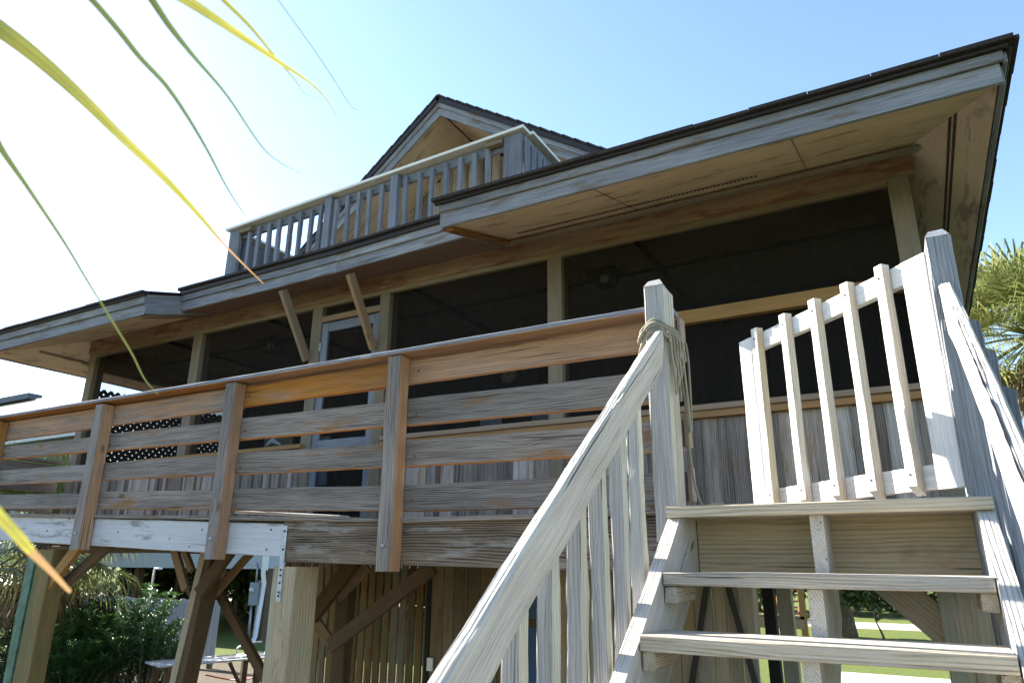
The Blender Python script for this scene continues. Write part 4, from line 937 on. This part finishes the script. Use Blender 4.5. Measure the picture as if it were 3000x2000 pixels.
def palm(base, hz_, rad, label, nl=34, nd=16, lean=(0, 0), seed=1, group=None, name='palm_tree'):
    random.seed(seed); base = Vector(base); hub = base+Vector((lean[0], lean[1], hz_))
    o = thing(name, (base.x, base.y, base.z+H), label, 'palm', group)
    b = MB(); k = 14; b.tube([base.lerp(hub, i/k)+Vector((.02*math.sin(i), .02*math.cos(i*2), 0)) for i in range(k+1)], [.17-.04*i/k+.012*(i % 2) for i in range(k+1)], n=12); b.build('trunk', M_BARK, o)
    for (cnt, nm, mat_, dead) in ((nl, 'crown', L_PALM, False), (nd, 'dead_skirt', L_DEAD, True)):
        b = MB()
        for i in range(cnt):
            az = i*2.39996+random.uniform(-.3, .3); el = (R(78)-R(115)*(i/cnt)) if not dead else R(random.uniform(-80, -45))
            el += random.uniform(-.12, .12); d = Vector((math.cos(az)*math.cos(el), math.sin(az)*math.cos(el), math.sin(el)))
            pl = rad*random.uniform(.45, .62) if not dead else rad*random.uniform(.25, .45)
            tip = hub+d*pl+Vector((0, 0, -.08*pl)); sdv = d.cross(Vector((0, 0, 1))).normalized(); un = sdv.cross(d).normalized()
            b.tube([hub, hub.lerp(tip, .5)+Vector((0, 0, .03)), tip], [.016, .012, .008], n=4, tone=.5)
            nlf = 30 if not dead else 16; fl = rad*random.uniform(.46, .6)
            tn = random.random()
            for j in range(nlf):
                a = (j/(nlf-1)-.5)*R(225 if not dead else 100); dirv = (d*math.cos(a)+sdv*math.sin(a)); dirv = (dirv+un*(.12*math.cos(a*2)+random.uniform(-.10, .10))).normalized()
                ll = fl*(.62+.38*math.cos(a*.8))*random.uniform(.88, 1.05); w = (.0085*rad+.003) if not dead else .006*rad; s_ = dirv.cross(un).normalized()*w
                p0 = tip; p1 = p0+dirv*ll*.45; p2 = p1+(dirv*.8+Vector((0, 0, -.22-(.5 if dead else 0)))).normalized()*ll*.33; p3 = p2+(dirv*.45+Vector((0, 0, -.75-(.5 if dead else 0)))).normalized()*ll*.26
                b.add([p0-s_*.25, p0+s_*.25, p1-s_, p1+s_, p2-s_*.6, p2+s_*.6, p3], [[0, 1, 3, 2], [2, 3, 5, 4], [4, 5, 6]], None, tone=min(1, max(0, tn*.7+random.uniform(0, .3))))
        b.build(nm, mat_, o)
    return o
# palm at the right edge
pc = atY(3030, 985, 14.5)
palm((pc.x, 14.5, -H), pc.z+H, 1.85, 'tall sabal palm with a full green crown at the right edge', nl=78, nd=44, seed=5)
pc = atY(135, 1575, 7.4)
palm((pc.x, 7.4, -H), pc.z+H, 1.9, 'shorter palm with drooping grey green fronds behind the left deck post', nl=60, nd=34, seed=11)

def leafy(mbx, c, n, rad, ln, w, seedv=None, flat=.8):
    for _ in range(n):
        d = Vector((random.gauss(0, 1), random.gauss(0, 1), random.gauss(0, 1)*flat)).normalized()*rad*random.random()**.4
        p = c+d; u = Vector((random.gauss(0, 1), random.gauss(0, 1), random.gauss(0, .8))).normalized(); v = u.orthogonal().normalized()
        v.rotate(Matrix.Rotation(random.uniform(0, 6.28), 3, u)); tn = random.random()
        mbx.add([p-v*w*.5, p+u*ln*.5-v*w*.1, p+u*ln*.5+v*w*.1, p+v*w*.5, p-u*ln*.5], [[0, 1, 2, 3, 4]], None, tone=tn)
def tree(base, h, rad, label, leaf=L_OAK, n=2600, seed=3, trunk=.28, group=None, low=.35, ln=.28, name='oak_tree', cat='tree'):
    random.seed(seed); base = Vector(base); o = thing(name, (base.x, base.y, base.z+H), label, cat, group)
    b = MB(); pts = [base+Vector((random.uniform(-.12, .12)*i, random.uniform(-.12, .12)*i, h*low*1.25*i/5)) for i in range(6)]
    b.tube(pts, [trunk*(1.25 if i == 0 else 1)*(1-.09*i) for i in range(6)], n=10)
    cl = []
    for i in range(11):
        az = i*2.4+random.random(); st_ = pts[random.randint(2, 5)]; r = rad*random.uniform(.35, .85); zz_ = h*random.uniform(low, .93)
        e = base+Vector((math.cos(az)*r, math.sin(az)*r, zz_)); m_ = st_.lerp(e, .5)+Vector((0, 0, .12*h*random.random()))
        b.tube(smooth([st_, m_, e], 4), [trunk*.45*(1-i_/9.5)+.01 for i_ in range(9)], n=6); cl += [e, m_.lerp(e, .5)]
    b.build('trunk', M_BARK, o); b = MB()
    cl += [base+Vector((random.uniform(-1, 1)*rad*.8, random.uniform(-1, 1)*rad*.8, h*random.uniform(low+.02, .97))) for _ in range(16)]
    for c in cl: leafy(b, c, int(n/len(cl)), rad*random.uniform(.22, .42), ln, ln*.55)
    b.build('crown', leaf, o); return o
# dark oak behind the steps; its low branch hangs into view
tree((-2.9, 30.5, -H), 8.5, 4.4, 'dark trunked oak on the lawn behind the steps', n=9000, seed=21, trunk=.36, low=.30, ln=.30)
tree((-1.6, 29.9, -H), 4.2, 1.5, 'low dark evergreen branch mass beside the oak on the lawn', n=5200, seed=8, trunk=.04, low=.30, ln=.2, name='small_tree')
spots = [(-48, 40), (-40, 39), (-31, 42), (-25, 39), (-44, 33), (-38, 29), (-32, 34), (-26, 30), (-21, 34), (-15, 38), (-9, 46), (-3, 50), (4, 48), (11, 52), (-24, 24)]
names_ = ['in the second row, far left', 'in the second row, left', 'in the second row, right', 'in the second row, far right', 'at the far left behind the neighbouring house roof', 'behind the middle of the neighbouring house', 'behind the pale siding', 'right of the middle of the neighbouring house', 'behind the meter box', 'right of the meter box, farther back', 'far back beyond the road, left', 'far back beyond the road, centre', 'far back beyond the road, right', 'farthest right beyond the road', 'between the fence and the meter box']
for i, ((x, y), nm) in enumerate(zip(spots, names_)):
    hgt = 5.0 
    if 10 <= i <= 13: hgt = 6.0
    tree((x, y, -H), min(hgt, 4.6 if x < -20 else 6), 3.6 , 'dense dark green tree '+nm, leaf=L_OAK if x < -14 or i % 2 else L_BUSH, n=5200 if x < -14 else 2600, seed=40+i, low=.05, ln=.5, group='trees along the edge of the yard')

for i, (x, y, hh, nm) in enumerate(((-27, 6.3, 12, 'nearest the deck end'), (-33, 9.8, 12, 'before the neighbouring house'), (-31, 1.5, 10, 'farthest from the house'), (-41, 13, 12, 'leftmost of all'))):  # trees out of view, added to cast shade over the left yard
    tree((x, y, -H), hh, 2.9, 'unseen tall tree added to shade the left of the yard, '+nm, leaf=L_OAK, n=11000, seed=80+i, low=.15, ln=.42, group='unseen trees added for shade left of the yard', name='added_shade_tree')
def shrub(base, h, rad, label, nst_=44, nlv=52, seed=2, leaf=L_OLE, ll=.15, name='oleander_shrub', group=None):
    random.seed(seed); base = Vector(base); o = thing(name, (base.x, base.y, base.z+H), label, 'shrub', group); s = MB(); b = MB()
    for i in range(nst_):
        az = random.uniform(0, 6.28); r = rad*random.random()**.6; hh = h*random.uniform(.6, 1.0)*(1-.25*(r/rad)**2)
        p0 = base+Vector((math.cos(az)*r*.25, math.sin(az)*r*.25, 0)); p2 = base+Vector((math.cos(az)*r, math.sin(az)*r, hh)); p1 = p0.lerp(p2, .5)+Vector((0, 0, .12*h))
        pp = smooth([p0, p1, p2], 6); s.tube(pp, [.014*(1-i_/14) for i_ in range(len(pp))], n=5)
        for j in range(nlv):
            t = .25+.75*(j/nlv)**.8; q = pp[min(len(pp)-2, int(t*(len(pp)-1)))].lerp(pp[min(len(pp)-1, int(t*(len(pp)-1))+1)], random.random())
            a2 = j*2.4; d = Vector((math.cos(a2), math.sin(a2), random.uniform(.25, 1.1))).normalized(); l_ = ll*random.uniform(.7, 1.2); sd_ = d.cross(Vector((0, 0, 1))).normalized()*l_*.10
            tip = q+d*l_+Vector((0, 0, -.12*l_)); mm = q+d*l_*.5
            b.add([q, mm-sd_, tip, mm+sd_], [[0, 1, 2, 3]], None, tone=min(1, max(0, (q.z-base.z)/h*.5+random.random()*.5)))
    s.build('stem', M_BARK, o); b.build('foliage', leaf, o); return o
c = atY(360, 1700, 8.6); shrub((c.x, 8.6, -H), c.z+H+.15, 1.15, 'tall oleander with narrow glossy leaves in front of the white fence', nst_=95, nlv=95, seed=4)
c = atY(250, 1800, 7.6); shrub((c.x, 7.6, -H), c.z+H+.1, 1.0, 'darker oleander clump left of the tall oleander, behind the green trimmed post', nst_=80, nlv=90, seed=6)
c = atY(455, 1750, 8.2); shrub((c.x, 8.2, -H), c.z+H+.05, .7, 'thin oleander stems at the right side of the clump beside the pile', nst_=44, nlv=70, seed=7)
c = atY(30, 1850, 7.0); shrub((c.x, 7.0, -H), 1.9, 1.3, 'dark low shrub in the bottom left corner', nst_=50, nlv=50, seed=9, ll=.16, name='dark_shrub')
c = atY(110, 1800, 9.5); shrub((c.x, 9.5, -H), 2.6, 1.6, 'broad dark shrub in the shade behind the palm trunk', nst_=60, nlv=50, seed=10, ll=.2, name='dark_shrub')
c = atY(575, 1700, 30); 
for i, (x, y, nm) in enumerate(((-3.9, 44, 'left'), (-.9, 45, 'centre'), (1.8, 44, 'right'))):
    shrub((x, y, -H), 2.6, 2.2, 'brownish green hedge shrub beyond the sandy road, '+nm+' one of three', nst_=40, nlv=60, seed=60+i, leaf=L_BUSH, ll=.42, name='hedge_shrub', group='shrubs beyond the sandy road')

# ------------------------------------------------------------------ palm frond hanging close to the lens
fr = thing('palm_frond', (-1.9, 1.2, H+1.2), 'backlit yellow green palm frond hanging close to the lens at upper left', 'palm frond')
def leaflet(px, dist, wid, fold=.35, tipc=None, tone=.7, twist=.0):
    """px: source-pixel polyline in the photograph seen at the given distances; width in metres"""
    n = len(px); P = []
    for i, (x, y) in enumerate(px):
        t = i/(n-1); D = dist[0]+(dist[1]-dist[0])*t; P.append(ray(x, y).normalized()*D)
    S = smooth(P, 6); k = len(S); b = MB(); vs = []; gs = []; fs = []; mi = []
    for i, p in enumerate(S):
        t = i/(k-1); ti = t*(len(wid)-1); j = min(int(ti), len(wid)-2); w = wid[j]+(wid[j+1]-wid[j])*(ti-j)
        d = (S[min(i+1, k-1)]-S[max(i-1, 0)]).normalized(); v = p.normalized(); s_ = d.cross(v).normalized(); nn_ = s_.cross(d)
        s2 = (s_*math.cos(twist)+nn_*math.sin(twist))
        th = nn_*.0004
        vs += [p-s2*w/2+nn_*w*fold, p, p+s2*w/2+nn_*w*fold, p+th]; gs += [(t*.6, -w, 0), (t*.6, 0, 0), (t*.6, w, 0), (t*.6, 0, .001)]
    for i in range(k-1):
        a = i*4; c_ = a+4; fs += [[a, a+1, c_+1, c_], [a+1, a+2, c_+2, c_+1]]
        q = 1 if (tipc and i/(k-1) > tipc) else 0
        mi += [q, q]
    b.add(vs, fs, gs, tone=tone, smooth=True, fixed=True); b.mi = mi; return b
def src(pts, s=1.7425, ox=0, oy=0): return [(ox+x/s, oy+y/s) for x, y in pts]
LF = [
 (src([(-420, -120), (-150, 48), (0, 150), (150, 262), (300, 390), (450, 530), (600, 680), (830, 900), (1000, 1080), (1165, 1270), (1345, 1448)]), (.62, 1.25), [.015, .015, .015, .0148, .014, .0125, .011, .0095, .007, .003, .001], .85, .95),
 (src([(250, -250), (370, -100), (470, 0), (600, 150), (720, 300), (850, 440), (960, 600), (1060, 770), (1160, 960), (1250, 1100)]), (.7, 1.2), [.006, .006, .006, .005, .0035, .001], None, .1),
 (src([(600, -250), (690, -110), (775, 0), (870, 140), (990, 290), (1160, 490), (1330, 740), (1430, 830), (1540, 885)]), (.8, 1.3), [.009, .008, .007, .0035, .0018, .0008], None, .45),
 (src([(520, -260), (740, -120), (950, 0), (1150, 130), (1400, 300), (1620, 455), (1720, 590)]), (.75, 1.2), [.013, .012, .011, .008, .003, .001], None, 1.1),
 (src([(960, -220), (1050, -100), (1140, 0), (1280, 140), (1420, 310), (1500, 400), (1560, 480), (1650, 512)]), (.85, 1.3), [.006, .006, .005, .0025, .0012, .0006], None, 1.1),
 (src([(1280, -200), (1420, 0), (1600, 250), (1700, 400), (1790, 540), (1830, 560)]), (1.0, 1.4), [.0012, .0012, .0011, .0006], None, .3),
 (src([(-160, -20), (-60, 150)], 1, 0, 300)[:1]+src([(-120, 520), (0, 750), (150, 970), (330, 1240), (450, 1440), (530, 1568)])+src([(780, 610), (870, 760), (950, 920), (1040, 1020)], 2.24, 0, 700), (.6, 1.2), [.008, .007, .0045, .003, .0022, .0022, .002, .001], None, .3),
 (src([(-400, 380), (-150, 640), (0, 805), (80, 890), (150, 970), (230, 1050), (325, 1152)], 1.568, 0, 1000), (.5, .75), [.008, .008, .0075, .007, .005, .003], .66, 1.2),
]
for (px, dist, wid, tipc, tone) in LF:
    leaflet(px, dist, wid, tipc=tipc, tone=tone).build('leaflet', [L_FROND, L_TIP], fr)
hub = ray(-900, -500).normalized()*.75
b = MB(); b.tube(smooth([hub+Vector((-1.2, -.4, .1)), hub+Vector((-.5, -.2, .12)), hub]), [.02]*9+[.02, .018, .016, .014, .012, .012, .01, .01][:8], n=6) if False else b.tube(smooth([hub+Vector((-1.2, -.4, .1)), hub+Vector((-.5, -.2, .12)), hub], 4), .014, n=6)
b.build('petiole', L_FROND, fr)
